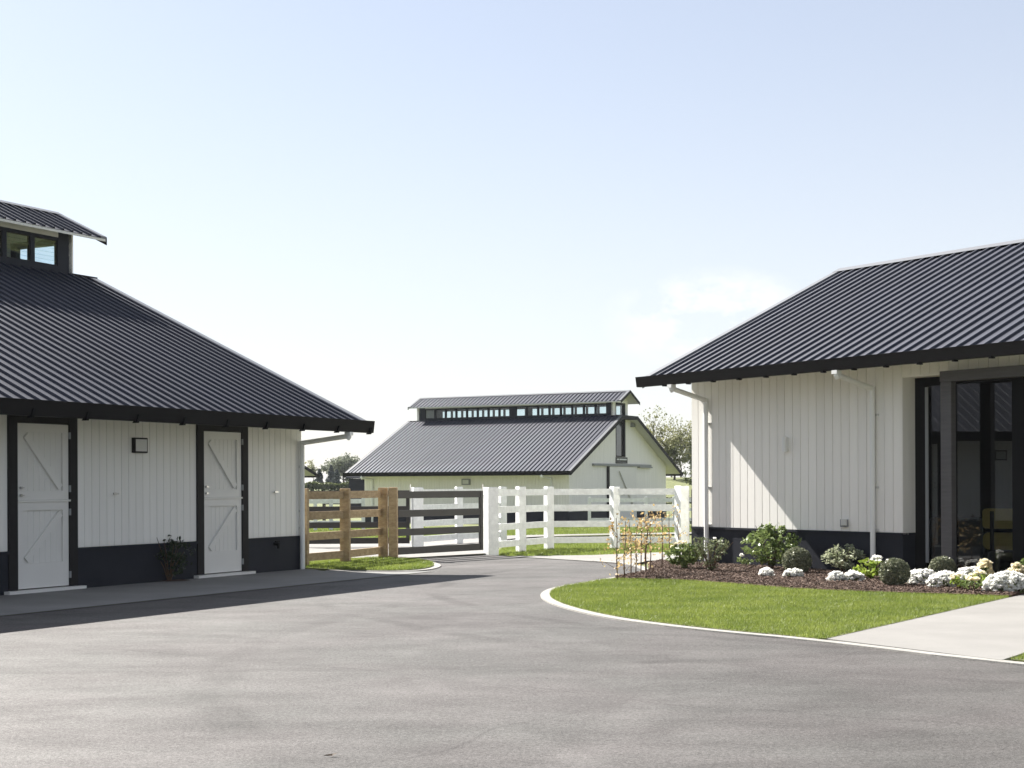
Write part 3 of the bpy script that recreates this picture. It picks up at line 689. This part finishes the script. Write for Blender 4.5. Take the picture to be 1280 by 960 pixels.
# ------------------------------------------------------------------ right house with glazed entrance
def house():
    t = thing('house', 'right-hand white boarded building with low black ribbed roof and glazed entrance', 'building', (gR[0], gR[1], 0), math.atan2(dR[1], dR[0]))
    Wd = 8.9; mid = Wd/2; e = .88; Lx = 15.0; xa, xb = -.40, Lx
    zr = lambda y: 3.535+.462*((y if y < mid else Wd-y)+.85)
    for side in (0, 1):
        y0, y1 = (-e, mid) if side == 0 else (Wd+e, mid)
        b = MB(); b.prism([(y0, zr(y0)-.012), (y1, zr(y1)-.012), (y1, zr(y1)-.07), (y0, zr(y0)-.07)], 'x', xa+.03, xb-.03); r = obj('roof', b, M['soffit'], t)
        if side == 0: roof_sheets(r, xa+.15, xb, y0, zr(y0), y1, zr(y1), M['roof'])
        else:
            b = MB(); b.add([(xa+.15, y0, zr(y0)), (xb, y0, zr(y0)), (xb, y1, zr(y1)), (xa+.15, y1, zr(y1))], [(0, 1, 2, 3)]); obj('roof_sheet', b, M['roof'], r)
        b = MB(); b.prism([(y0, zr(y0)-.01), (y1, zr(y1)-.01), (y1, zr(y1)+.042), (y0, zr(y0)+.042)], 'x', xa, xa+.16); obj('verge_flashing', b, M['sunlit_trim'] if side == 0 else M['roof'], r)
        b = MB(); b.prism([(y0, zr(y0)+.03), (y1, zr(y1)+.03), (y1, zr(y1)-.17), (y0, zr(y0)-.17)], 'x', xa-.022, xa); obj('barge_board', b, M['trim'], r)
        s = -1 if side == 0 else 1; yy = -e-.005 if side == 0 else Wd+e+.005
        g = MB(); g.prism([(yy, 3.56), (yy+s*.125, 3.56), (yy+s*.095, 3.37), (yy, 3.37)], 'x', xa-.07, xb); gt = obj('gutter', g, M['gutter'], t)
        if side == 0:
            b = MB(); b.hexa([(-.025, -e-.11, 3.345), (.025, -e-.11, 3.345), (.025, -e-.02, 3.345), (-.025, -e-.02, 3.345), (-.02, -e-.115, 3.385), (.02, -e-.115, 3.385), (.02, -e-.02, 3.385), (-.02, -e-.02, 3.385)])
            me = b.mesh('gutter_bracket', M['black'])
            for k in range(20): link('gutter_bracket', me, gt, (.3+k*.66, 0, 0))
    b = MB(); zt = zr(mid); b.prism([(mid-.2, zt-.045), (mid, zt+.05), (mid+.2, zt-.045), (mid, zt+.02)], 'x', xa, xb); obj('ridge_cap', b, M['sunlit_trim'], t)
    # boarded front wall with the entrance opening from 5.1 to 9.6
    o0, o1, oz = 5.1, 9.6, 3.27
    b = MB(); b.box(0, o0, 0, .12, .70, 3.78); b.box(o0, o1, 0, .12, oz+.02, 3.78); b.box(o1, Lx-.4, 0, .12, .70, 3.78); w = obj('front_wall', b, M['white'], t)
    wall_boards(w, [(0, o0)], .733, 3.78, .19, M['white'])
    wall_boards(w, [(o0, o1)], oz, 3.78, .19, M['white'])
    wall_boards(w, [(o1, Lx-.4)], .733, 3.78, .19, M['white'])
    for a, c in ((0, o0), (o1, Lx-.4)):
        b = MB(); b.box(a, c, -.015, .14, -.1, .690); b.box(a, c, -.045, .11, .690, .727)
        if a == 0: b.box(o0-.14, o0, .14, .29, -.1, .727)
        obj('plinth', b, M['navy'], t)
    b = MB(); b.box(o0-.11, o0-.004, .12, .29, .73, oz+.3); b.box(o0, o0+.008, -.018, .285, .73, oz); b.box(o0, o1, .0, .29, oz-.02, oz+.015); obj('reveal', b, M['white'], t)
    b = MB(); b.box(0, .12, .12, Wd, -.1, 3.9); b.box(Lx-.5, Lx-.4, .12, Wd, -.1, 3.9); b.box(.12, Lx-.5, Wd-.12, Wd, -.1, 3.9); obj('side_wall', b, M['white'], t)
    for x in (0.06,):   # gable infill
        b = MB(); b.prism([(0, 3.88), (Wd, 3.88), (mid, zr(mid)-.1)], 'x', x-.05, x+.05); obj('gable_wall', b, M['white'], t)
    # dark joinery
    yg = .32
    b = MB(); b.box(o0-.0, o0+.20, yg-.03, yg+.05, 0, oz); b.box(o0+.20, o1, yg-.03, yg+.05, oz-.16, oz); b.box(o0+.20, o1, yg-.03, yg+.05, 0, .09)
    b.box(6.98, 7.24, yg-.03, yg+.05, .09, oz-.16); b.box(5.50, 5.93, yg-.01, yg+.05, .09, oz-.16) if False else None
    b.box(5.76, 5.90, yg-.03, yg+.05, .09, oz-.16); b.box(8.9, 9.05, yg-.03, yg+.05, .09, oz-.16)
    f = obj('entrance_frame', b, M['black'], t)
    b = MB(); b.box(5.30+.02, 5.36+.02, yg-.045, yg-.031, .25, oz-.18); obj('door_edge', b, M['grey'], f)
    for a, c in ((5.30, 5.76), (5.90, 6.98), (7.24, 8.9), (9.05, 9.6)):
        q = MB(); q.box(a, c, yg, yg+.012, .09, oz-.16); obj('pane', q, M['doorglass'], f)
    # portal standing proud of the wall
    b = MB(); b.box(6.03, 6.235, -.21, -.10, 0, 3.118); b.box(9.3, 9.505, -.21, -.10, 0, 3.118); b.box(6.02, 9.515, -.215, -.02, 3.122, 3.285); obj('entrance_portal', b, M['portal'], t)
    # room behind the glass
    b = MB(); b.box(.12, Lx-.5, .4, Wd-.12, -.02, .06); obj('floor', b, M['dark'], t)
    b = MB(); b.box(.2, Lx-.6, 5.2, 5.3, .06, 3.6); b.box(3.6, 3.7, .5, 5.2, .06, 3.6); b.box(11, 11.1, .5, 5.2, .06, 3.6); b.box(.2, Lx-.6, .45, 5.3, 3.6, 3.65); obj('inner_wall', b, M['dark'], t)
    downpipe(t, .475, .93, 3.37, 3.10, 0)
    downpipe(t, 4.53, .93, 3.37, 3.10, 0)
    b = MB(); b.cyl((2.515, -.085), 'z', .05, 2.10, 2.36, 12); b.box(2.47, 2.56, -.08, -.02, 2.12, 2.34); obj('wall_light', b, M['pipe'], t)
    b = MB(); b.box(3.80, 3.94, -.075, -.02, .80, .93); q = obj('outdoor_socket', b, M['grey'], t)
    b = MB(); b.box(3.85, 3.955, -.11, -.076, .83, .935); obj('cover', b, M['lens'], q)
    return t
HOUSE = house()
def on_house(a, y, z=0): c = RB(a, -y); return (c[0], c[1], z)
hrz = math.atan2(dR[1], dR[0])
# armchair and cabinet inside
ch = thing('armchair', 'mustard yellow armchair with black strap behind the entrance glass', 'armchair', on_house(6.12, 1.45, .06), hrz+.35)
def cushion(mb, x0, x1, y0, y1, z0, z1, r=.06):
    n_ = 5
    prof = []
    for cx, cy, a0 in ((x1-r, z1-r, 0), (x0+r, z1-r, 90), (x0+r, z0+r, 180), (x1-r, z0+r, 270)):
        for k in range(n_+1):
            t_ = R(a0+90*k/n_); prof.append((cx+r*math.cos(t_), cy+r*math.sin(t_)))
    mb.prism(prof, 'y', y0, y1); return mb
obj('backrest', cushion(MB(), -.38, .38, -.36, -.20, .74, 1.06), M['yellow'], ch)
obj('seat', cushion(MB(), -.38, .38, -.34, .36, .40, .68, .1), M['yellow'], ch)
for sx in (-.22, .22):
    b = MB(); b.box(sx-.03, sx+.03, -.385, -.362, .36, 1.02); obj('strap', b, M['black'], ch)
b = MB(); b.box(-.33, .33, -.33, .33, .36, .40); b.box(-.36, .36, -.375, -.36, .68, .74); obj('frame', b, M['black'], ch)
for sx in (-.3, .3):
    for sy in (-.28, .28):
        b = MB(); b.tube([(sx, sy, .37), (sx*1.1, sy*1.1, 0)], .016, 8); obj('leg', b, M['steel'], ch)
cb = thing('cabinet', 'low grey cabinet left of the yellow armchair behind the glass', 'cabinet', on_house(4.3, 2.5, .06), hrz)
b = MB(); b.box(-.55, .6, -.2, .2, .08, .86); obj('body', b, M['blinds'], cb)
b = MB(); b.box(-.56, -.0, -.222, -.2, .1, .84); obj('drawer_front', b, M['blinds'], cb)
b = MB(); b.box(.02, .6, -.222, -.2, .1, .84); obj('drawer_front', b, M['blinds'], cb)

# ------------------------------------------------------------------ fences and gates
RZ = [(.13, .275), (.515, .66), (.90, 1.05), (1.285, 1.43)]
def fence(name, label, pts, m, ang=None, pw=.17, rails=RZ, h=1.49, gates=(), thick=.045, base=lambda x, y: 0, group=None, front=.0):
    t = thing(name, label, 'fence', (pts[0][0], pts[0][1], base(*pts[0])), 0, group)
    o = Vector((pts[0][0], pts[0][1], base(*pts[0])))
    for i, p in enumerate(pts):
        w = .25 if i in gates else pw
        j = min(i, len(pts)-2); d = Vector(pts[j+1])-Vector(pts[j]); an = math.atan2(d.y, d.x) if ang is None else ang
        b = MB(); z0 = base(*p)-o.z
        b.post((p[0]-o.x, p[1]-o.y), an, w, w, z0-.1, z0+h+random.uniform(-.01, .01)); obj('post', b, m, t)
    for p, q in zip(pts[:-1], pts[1:]):
        for z0, z1 in rails:
            a = Vector((p[0], p[1], base(*p)+(z0+z1)/2))-o; c = Vector((q[0], q[1], base(*q)+(z0+z1)/2))-o
            b = MB(); b.bar(a, c, thick, z1-z0); obj('rail', b, m, t)
    return t
def gate(name, label, p0, p1, z0=.105, z1=1.41, m=None, nrails=4, rh=.145, group=None, stiles=(0, 1)):
    t = thing(name, label, 'gate', (p0[0], p0[1], 0), math.atan2(p1[1]-p0[1], p1[0]-p0[0]), group)
    L = math.hypot(p1[0]-p0[0], p1[1]-p0[1])
    for k in range(nrails):
        z = z0+(z1-rh-z0)*k/(nrails-1); b = MB(); b.box(.085 if 0 in stiles else .0, L-.085, -.022, .022, z, z+rh); obj('rail', b, m, t)
    for x in [(0, L-.085)[i] for i in stiles]:
        b = MB(); b.box(x, x+.085, -.03, .03, z0, z1); obj('stile', b, m, t)
    for z in (.35, 1.2):
        b = MB(); b.box(-.05, .0, -.012, .012, z-.02, z+.02); b.cyl((-.05, 0), 'z', .018, z-.04, z+.04, 8); obj('hinge', b, M['black'], t)
    b = MB(); b.box(L, L+.05, -.015, .015, 1.28, 1.31); b.tube([(L+.02, 0, 1.25), (L+.02, 0, 1.56)], .014, 8); obj('latch', b, M['steel'], t)
    return t
tf = fence('timber_fence', 'raw brown timber post and rail fence between the near stable and black gate', [(-3.88, 27.95), (-3.25, 29.28), (-2.66, 31.02)], M['timber'], ang=math.atan2(1.79, .6)+.25, pw=.18)
b = MB(); b.post((-2.44+3.88, 30.87-27.95), math.atan2(1.79, .6)+.25, .17, .17, -.1, 1.50); obj('gate_post', b, M['timber'], tf)
gate('gate', 'near black four-rail gate between the timber post and the white gatepost', (-2.36, 31.0), (-.66, 33.1), m=M['gate'], stiles=(1,))
fence('white_fence', 'nearer white painted post and rail fence behind the saplings, between the two gateposts', [(-.47, 33.3), (.2, 34.75), (.88, 36.1), (2.47, 36.2), (4.02, 35.6)], M['fencewhite'], pw=.18, gates=(0, 4), ang=.5)
fence('white_fence', 'white painted post and rail fence seen through the black gate, beyond it', [(-2.33, 36.9), (-1.38, 39.0), (-.25, 40.3)], M['fencewhite'], pw=.17, gates=(0,), ang=.35)
gate('gate', 'farther black gate standing open behind the timber fence', (-5.35, 36.85), (-2.52, 36.95), m=M['gate'])
gate('gate', 'black gate seen edge-on beside the right white gatepost', (4.26, 35.5), (4.62, 38.3), m=M['gate'])
fb_ = lambda x, y: float(gz(x, y))-.03
far_rails = [(.28, .44), (.76, .92), (1.20, 1.38)]
fence('paddock_fence', 'distant white rail fence in front of the middle stable gable', [(3.7, 72.0), (6.4, 71.8), (7.72, 71.7), (10.5, 71.5)], M['fencewhite'], pw=.15, rails=far_rails, h=1.45, base=fb_)
fence('paddock_fence', 'distant white rail fence seen between the timber fence rails', [(-12, 68), (-8.9, 68), (-8.2, 68.1), (-6.75, 68.2)], M['fencewhite'], pw=.16, rails=[(.3, .46), (.84, 1.0), (1.24, 1.44)], h=1.5, base=fb_)

# ------------------------------------------------------------------ plants
def shrub(name, label, cat, loc, hgt, rad, m, n_, size, shape='dome', stems=6, flowers=0, fm=None, fsize=.05, group=None, up=.35, lift=.15, spiky=0, fpart='flower_head'):
    t = thing(name, label, cat, loc, random.uniform(0, 6), group)
    sb = MB(); tips = []
    for k in range(stems):
        a = 6.283*k/stems+random.uniform(-.4, .4); rr = rad*random.uniform(.25, .8); top = hgt*random.uniform(.55, .95)
        pts = [(0.015*math.cos(a), .015*math.sin(a), -.03), (rr*.35*math.cos(a), rr*.35*math.sin(a), top*.45), (rr*math.cos(a), rr*math.sin(a), top)]
        sb.tube(pts, .012, 5, .004); tips.append(pts[-1])
    obj('stem', sb, M['stem'], t)
    u = rng.normal(size=(n_, 3)); u = unit(u); r = rng.random(n_)**.45
    c = u*r[:, None]; 
    if shape == 'dome':
        c[:, 2] = (c[:, 2]*.5+.5); c[:, :2] *= (.45+.75*np.sin(np.clip(c[:, 2], 0, 1)*math.pi*.85+.25))[:, None]
        c = c*np.array([rad, rad, hgt*(1-lift)])+np.array([0, 0, hgt*lift])
    elif shape == 'vase':
        z = rng.random(n_)**.75; an = rng.uniform(0, 6.283, n_); q = np.sqrt(rng.random(n_))
        wv = .22+.85*z-.35*z**3
        c = np.stack([q*np.cos(an)*wv*rad, q*np.sin(an)*wv*rad, hgt*(lift+(1-lift)*z)], 1)
    # clumping: push leaves toward a few clump centres so gaps show
    cc = c[rng.integers(0, n_, max(8, n_//40))]
    d = ((c[:, None, :]-cc[None])**2).sum(2); near = cc[d.argmin(1)]
    c = c+(near-c)*rng.uniform(.15, .6, n_)[:, None]
    lm = np_mesh('foliage', leaves(c, size, up), 4, m); link('foliage', lm, t)
    if flowers:
        fq = MB()
        for k in range(flowers):
            i = rng.integers(0, n_); p = c[i].copy()
            s_ = np.linalg.norm(p[:2])/max(rad, .01)
            a = rng.uniform(0, 6.283); q = math.sqrt(rng.random())
            p = np.array([math.cos(a)*q*rad*.95, math.sin(a)*q*rad*.95, hgt*(.72+.36*math.sqrt(max(0, 1-q*q)))-hgt*.1])
            pet = rng.normal(size=(26, 3)); pet = unit(pet)*fsize*.5*rng.uniform(.5, 1, (26, 1)); pet[:, 2] = np.abs(pet[:, 2])*.7
            me = np_mesh(fpart, leaves(pet, fsize*.55, .5, .8), 4, fm); link(fpart, me, t, tuple(p))
    return t
def mound(label, loc, rx, ry, h, n_, fm, group, rot=0, fs=.055):
    """low mound of small blooms over leaves; blooms too many to count"""
    t = thing('flower_mound', label, 'flowers', loc, rot, group)
    u = unit(rng.normal(size=(n_*2, 3))); u[:, 2] = np.abs(u[:, 2]); r = rng.uniform(.55, .93, n_*2)
    c = u*r[:, None]*np.array([rx, ry, h]); link('foliage', np_mesh('foliage', leaves(c, .05, .4), 4, M['hyd']), t)
    sb = MB()
    for k in range(6): a = k*1.05; sb.tube([(0, 0, -.02), (.5*rx*math.cos(a), .5*ry*math.sin(a), h*.6)], .006, 5, .003)
    obj('stem', sb, M['stem'], t)
    n_ = int(n_*1.4); ctr = unit(rng.normal(size=(n_, 3))); ctr[:, 2] = np.abs(ctr[:, 2])**.7; ctr = ctr*np.array([rx, ry, h])*rng.uniform(.9, 1.05, (n_, 1))
    k = 12; pet = unit(rng.normal(size=(n_, k, 3)))*fs*.42; pet[..., 2] = np.abs(pet[..., 2])
    c = (ctr[:, None, :]+pet).reshape(-1, 3)
    tag(link('blossom', np_mesh('blossom', leaves(c, fs*.9, .9, .85), 4, fm), t), kind='stuff')
    return t
def ball(label, loc, r, n_=5200):
    t = thing('topiary_ball', label, 'shrub', loc, 0, 'clipped topiary balls in the garden bed')
    u = unit(rng.normal(size=(n_, 3))); rr = rng.uniform(.80, 1.0, n_)
    bump = np.array([1+.05*noise.noise(Vector(p)*4) for p in u]); c = u*(rr*bump)[:, None]*np.array([r, r, r*.92])+np.array([0, 0, r*.86])
    c = c[c[:, 2] > .005]
    link('foliage', np_mesh('foliage', leaves(c, .034, .1, .6), 4, M['box']), t)
    b = MB(); b.tube([(0, 0, -.05), (0, 0, r*.9)], .018, 6, .01)
    for k in range(10):
        a = k*.63; b.tube([(0, 0, r*.2), (.55*r*math.cos(a), .55*r*math.sin(a), r*(.5+.8*random.random()))], .01, 5, .004)
    obj('stem', b, M['stem'], t); return t
GB = .05
shrub('hydrangea', 'broad-leaved green hydrangea left of the wispy rose bush at the bed corner', 'shrub', (3.02, 26.3, GB), .48, .34, M['hyd'], 560, .095, stems=7, lift=.05, flowers=5, fm=M['cream'], fsize=.09)
shrub('rose_bush', 'wispy rose bush in front of the first downpipe of the right building', 'shrub', (3.36, 25.5, GB), .58, .50, M['rose'], 700, .052, 'vase', stems=16, lift=.06, flowers=3, fm=M['flower'], fsize=.06)
shrub('hydrangea', 'tall glossy hydrangea against the sunlit patch of the white wall', 'shrub', (4.48, 26.05, GB), .86, .46, M['hyd'], 1350, .085, 'dome', stems=9, lift=.05, up=.6)
shrub('flowering_plant', 'tiny single white flower by the wall left of the tall hydrangea', 'flower', (4.15, 26.85, GB), .22, .14, M['hyd'], 70, .06, stems=3, flowers=1, fm=M['flower'], fsize=.085)
ball('clipped ball shrub beside the tall hydrangea, leftmost of the three', (4.72, 24.95, GB), .245)
ball('largest clipped ball shrub, right of the lime green flowering plant', (5.55, 21.85, GB), .225)
ball('clipped ball shrub beside the charcoal entrance post', (6.62, 23.15, GB), .205)
shrub('viburnum', 'pale leaved shrub in front of the navy plinth between socket and ball', 'shrub', (5.52, 25.1, GB), .50, .36, M['variegated'], 620, .075, stems=7, lift=.05, up=.7)
shrub('hydrangea', 'lime green plant with white blooms at the foot of the second downpipe', 'shrub', (5.58, 23.35, GB), .34, .28, M['lime'], 300, .085, stems=6, lift=.04, flowers=5, fm=M['flower'], fsize=.11)
WF = 'white flower mounds in the garden bed'
mound('small white flower mound alone on the bark below the tall hydrangea', (4.07, 24.1, GB), .10, .10, .12, 34, M['flower'], WF)
mound('small white and yellow flower mound in front of the left ball shrub', (4.45, 23.85, GB), .15, .10, .13, 44, M['flower'], WF, .2)
mound('white flower mound below the pale leaved shrub, left one of the pair', (4.92, 22.85, GB), .12, .10, .13, 40, M['flower'], WF)
mound('white flower mound below the pale leaved shrub, right one of the pair', (5.18, 22.83, GB), .14, .11, .14, 46, M['flower'], WF)
mound('dense white flower mound just right of the largest ball shrub', (6.02, 22.1, GB), .22, .16, .21, 120, M['flower'], WF)
mound('dense white flower mound in front of the charcoal entrance post', (6.17, 21.45, GB), .24, .17, .20, 130, M['flower'], WF)
mound('white flower mound right of the entrance post, behind the cream blooms', (6.62, 21.75, GB), .22, .16, .25, 110, M['flower'], WF)
mound('large white flower mound at the corner of the entry path', (6.78, 20.55, GB), .33, .22, .25, 220, M['flower'], WF)
mound('pale flower mound at the back, right under the entrance glass', (7.02, 22.35, GB), .13, .12, .33, 46, M['cream'], WF)
mound('pale pink-white flower mound at the back below the armchair', (7.38, 21.95, GB), .15, .12, .30, 50, M['cream'], WF)
shrub('hydrangea', 'low plant with cream blooms in front of the white mounds, left one', 'flower', (6.22, 20.95, GB), .20, .14, M['lime'], 110, .06, stems=4, flowers=4, fm=M['cream'], fsize=.09)
shrub('hydrangea', 'low plant with cream blooms nearest the lawn edge', 'flower', (6.30, 20.62, GB), .19, .17, M['hyd'], 120, .06, stems=4, flowers=4, fm=M['cream'], fsize=.09)
shrub('hydrangea', 'low plant with yellowish blooms left of the large corner mound', 'flower', (6.55, 21.0, GB), .24, .16, M['lime'], 130, .06, stems=4, flowers=4, fm=M['cream'], fsize=.09)
shrub('laurel', 'bright green glossy shrub cut by the right picture edge', 'shrub', (7.62, 22.0, GB), .42, .26, M['hyd'], 520, .075, stems=6, lift=.03, up=.6)
# dark rose against the near stable
rp = (-5.56, 24.36)
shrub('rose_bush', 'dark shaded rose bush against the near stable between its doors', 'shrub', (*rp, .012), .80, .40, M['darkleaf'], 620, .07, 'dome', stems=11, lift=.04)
sheet('planting_hole', [(rp[0]+.34*math.cos(k*.5236)*1.0, rp[1]+.25*math.sin(k*.5236)) for k in range(12)], .018, M['soil'])
# young saplings in a row
SG = 'young saplings with orange leaves'
sap_lab = ['leftmost young orange-leaved sapling, nearest the lawn tip', 'second sapling from the left with a bare lower stem', 'third orange-leaved sapling from the left', 'fourth orange-leaved sapling from the left', 'fifth orange-leaved sapling, left of the thick stemmed one', 'thickest and fullest orange-leaved sapling in the middle of the row', 'thin sapling right behind the thick stemmed one', 'sapling standing apart with a sparse top over the grass', 'thin sapling in front of the white fence rails near the gatepost', 'rightmost thin bare sapling in front of the white gatepost']
for i, (x, y, h, f) in enumerate([(1.66, 23.75, .98, 1.2), (1.79, 24.02, .92, .9), (1.92, 24.35, .95, .8), (2.02, 24.68, .85, .7), (2.14, 25.06, .98, .9), (2.25, 25.3, 1.0, 1.5), (2.36, 25.8, .80, .6), (2.62, 26.4, .95, .8), (3.02, 28.75, .98, .7), (3.36, 30.3, .96, .25)]):
    t = thing('sapling', sap_lab[i], 'sapling', (x, y, .03), 0, SG)
    b = MB(); r0 = .012 if i != 5 else .02
    wob = [(random.uniform(-.02, .02), random.uniform(-.02, .02)) for _ in range(4)]
    pts = [(0, 0, -.03), (wob[0][0], wob[0][1], h*.35), (wob[1][0]*1.5, wob[1][1]*1.5, h*.7), (wob[2][0]*2, wob[2][1]*2, h)]
    b.tube(pts, r0, 6, .005); cl = []
    for k in range(int(9*max(f, .5))):
        z = h*random.uniform(.42, 1.0) if random.random() < .85 else h*random.uniform(.12, .4); a = random.uniform(0, 6.28); l = random.uniform(.08, .2)
        p0 = (wob[1][0], wob[1][1], z-.06); p1 = (p0[0]+l*math.cos(a), p0[1]+l*math.sin(a), z+.05)
        b.tube([p0, p1], .005, 4, .002); cl.append(p1)
    obj('stem', b, M['stem'], t)
    n_ = int(80*f); ci = np.array(cl)[rng.integers(0, len(cl), n_)]; c = ci+rng.normal(size=(n_, 3))*np.array([.055, .055, .06])
    link('foliage', np_mesh('foliage', leaves(c, .052, .2, .7), 4, M['autumn']), t)

# ------------------------------------------------------------------ trees, hedges and far sheds
def tree(name, label, loc, hgt, rad, m, nl, size, trunk=.2, crown=.35, nclump=26, group=None, squash=.8, sparse=.5, th=None):
    t = thing(name, label, 'tree', loc, 0, group); b = MB()
    tz = hgt*crown
    b.tube([(0, 0, -.3), (.03, 0, tz*.6), (random.uniform(-.1, .1)*rad, 0, tz), (0, random.uniform(-.1, .1)*rad, hgt*.8)], trunk, 8, trunk*.15)
    cl = []
    for k in range(nclump):
        u = unit(rng.normal(size=3)); r = random.random()**.5
        p = np.array([u[0]*rad*r, u[1]*rad*r, tz+(hgt-tz)*(.5+.5*u[2]*r)])
        if u[2] > 0: p[:2] *= .9
        z0 = max(tz*.5, min(p[2]*.75, hgt*.7)); b.tube([(0, 0, z0), (p[0]*.5, p[1]*.5, (z0+p[2])/2+.1), tuple(p)], trunk*.3, 5, trunk*.05); cl.append((p, rad*random.uniform(.16, .34)))
    obj('trunk', b, M['bark'], t)
    per = nl//nclump; C = []
    for p, s in cl:
        q = rng.normal(size=(per, 3))*sparse*s*np.array([1, 1, squash]); C.append(p+q)
    link('crown', np_mesh('crown', leaves(np.concatenate(C), size, .2, .7), 4, m), t); return t
def conifer(label, loc, hgt, rad, group):
    t = thing('conifer_tree', label, 'tree', loc, 0, group)
    b = MB(); b.tube([(0, 0, -.3), (0, 0, hgt)], .18, 6, .02); obj('trunk', b, M['bark'], t)
    n_ = 1500; z = rng.random(n_)**1.2; a = rng.uniform(0, 6.283, n_); lay = .75+.25*np.sin(z*hgt*5+a); q = np.sqrt(rng.random(n_))
    r = rad*(1.02-z)**.8*lay*q
    link('crown', np_mesh('crown', leaves(np.stack([r*np.cos(a), r*np.sin(a), .1+z*hgt], 1), .35, -.1, .5), 4, M['conifer']), t)
def G(x, y): return (x, y, float(gz(x, y))-.05)
tree('broadleaf_tree', 'round grey-green tree left of the middle stable, far off', G(-26.8, 240), 5.3, 3.3, M['tree'], 5200, .34, .25, .22, 34)
CG = 'dark conifers on the left horizon'
for i, (x, y, h, r) in enumerate([(-25.6, 200, 2.4, 1.0), (-24.4, 203, 2.9, 1.1), (-23.3, 200, 2.3, 1.0)]): conifer(['left dark conifer of the far trio', 'tallest middle dark conifer of the far trio', 'right dark conifer of the far trio'][i], G(x, y), h, r, CG)
tree('broadleaf_tree', 'pale thin tree above the distant left stable roof edge', G(-30.5, 230), 4.2, 1.8, M['birch'], 500, .3, .12, .3, 14, sparse=.6)
BG = 'trees beyond the middle stable'
tree('birch_tree', 'tall airy birch with sparse tan leaves behind the stable roof slope', G(12.1, 128), 6.4, 1.6, M['birch'], 1300, .17, .09, .25, 34, BG, sparse=.75)
tree('birch_tree', 'airy birch right beside the house wall with thin top', G(14.6, 130), 5.7, 1.6, M['birch'], 1500, .17, .09, .22, 34, BG, sparse=.75)
tree('broadleaf_tree', 'dense olive-green tree under the birches', G(13.6, 126), 3.9, 2.0, M['birch'], 2300, .2, .12, .15, 30, BG)
tree('broadleaf_tree', 'dark green low tree beside the right building edge', G(15.9, 133), 3.9, 1.7, M['tree'], 2600, .2, .12, .12, 24, BG)
tree('broadleaf_tree', 'small bright green bush tree at the foot of the birches', G(14.4, 119), 1.7, 1.0, M['hedge'], 1500, .14, .06, .1, 16, BG)
def hedge(label, a, b_, h, w, m, n_, size):
    t = thing('hedge', label, 'hedge', (*a, float(gz(*a))), 0)
    L = math.hypot(b_[0]-a[0], b_[1]-a[1]); d = np.array([(b_[0]-a[0])/L, (b_[1]-a[1])/L]); nn = np.array([-d[1], d[0]])
    s = rng.uniform(0, L, n_); o = rng.uniform(-w/2, w/2, n_); z = h*np.sqrt(rng.random(n_))*(1+.1*np.sin(s*1.3)+.06*np.sin(s*3.1))
    xy = d*s[:, None]+nn*o[:, None]; zz = gz(a[0]+xy[:, 0], a[1]+xy[:, 1])-float(gz(*a))
    link('foliage', np_mesh('foliage', leaves(np.column_stack([xy, zz+z]), size, .2, .7), 4, m), t)
    sb = MB()
    for k in range(int(L/1.5)): x = d*(k*1.5+.3); sb.tube([(x[0], x[1], -.2), (x[0], x[1], h*.7)], .04, 5, .01)
    obj('stem', sb, M['bark'], t)
hedge('long dull green hedge across the left horizon', (-34, 176), (-14, 176), 1.0, 1.5, M['hedge'], 7000, .3)
hedge('yellow-green crop strip in front of the far hedge', (-30, 150), (-13, 150), .55, 3, M['crop'], 7000, .25)
hedge('brown-tinged hedge row on the bank right of the stable gable', (9, 112), (22, 113), .35, .7, M['bark'], 1800, .2)
# dark shed and rails behind the left end of the middle stable
sh = thing('shed', 'dark navy shed behind the left end of the middle stable', 'shed', (-9.6, 96, -.5), .1)
b = MB(); b.box(-.8, 2.6, 0, 3, 0, 2.45); obj('wall', b, M['navy'], sh)
b = MB(); b.prism([(-.15, 2.46), (3.15, 2.62), (3.15, 2.70), (-.15, 2.54)], 'x', -1.0, 2.8); obj('roof', b, M['navy'], sh)
fence('paddock_fence', 'black rail fence running behind the middle stable at its left end', [(-11.0, 88), (-7.6, 86)], M['gate'], pw=.14, rails=[(.5, .66), (.95, 1.11), (1.4, 1.56)], h=1.65, base=fb_)

# ------------------------------------------------------------------ fallen leaf in the foreground
b = MB(); b.add([(-.035, 0, .012), (0, -.016, .006), (.035, .004, .022), (.002, .018, .014), (0, .001, .004), (-.05, -.004, .006)], [(0, 4, 1), (1, 4, 2), (2, 4, 3), (3, 4, 0), (0, 5, 4)])
tag(obj('fallen_leaf', b, mat('dead_leaf', (.05, .032, .018), .8), None, (-1.03, 8.55, .006)), 'single curled brown leaf lying on the asphalt in the foreground', 'leaf')

# ------------------------------------------------------------------ air: thin even haze
hm = bpy.data.materials.new('haze_air'); hm.use_nodes = True; hn = hm.node_tree; hn.nodes.clear()
hv = hn.nodes.new('ShaderNodeVolumePrincipled'); ho = hn.nodes.new('ShaderNodeOutputMaterial')
hv.inputs['Color'].default_value = (.86, .91, .97, 1); hv.inputs['Density'].default_value = .00017; hv.inputs['Anisotropy'].default_value = 0
hn.links.new(hv.outputs[0], ho.inputs['Volume'])
b = MB(); b.box(-760, 760, -90, 1680, -1.8, 13.5)
tag(obj('haze', b, hm), kind='stuff')
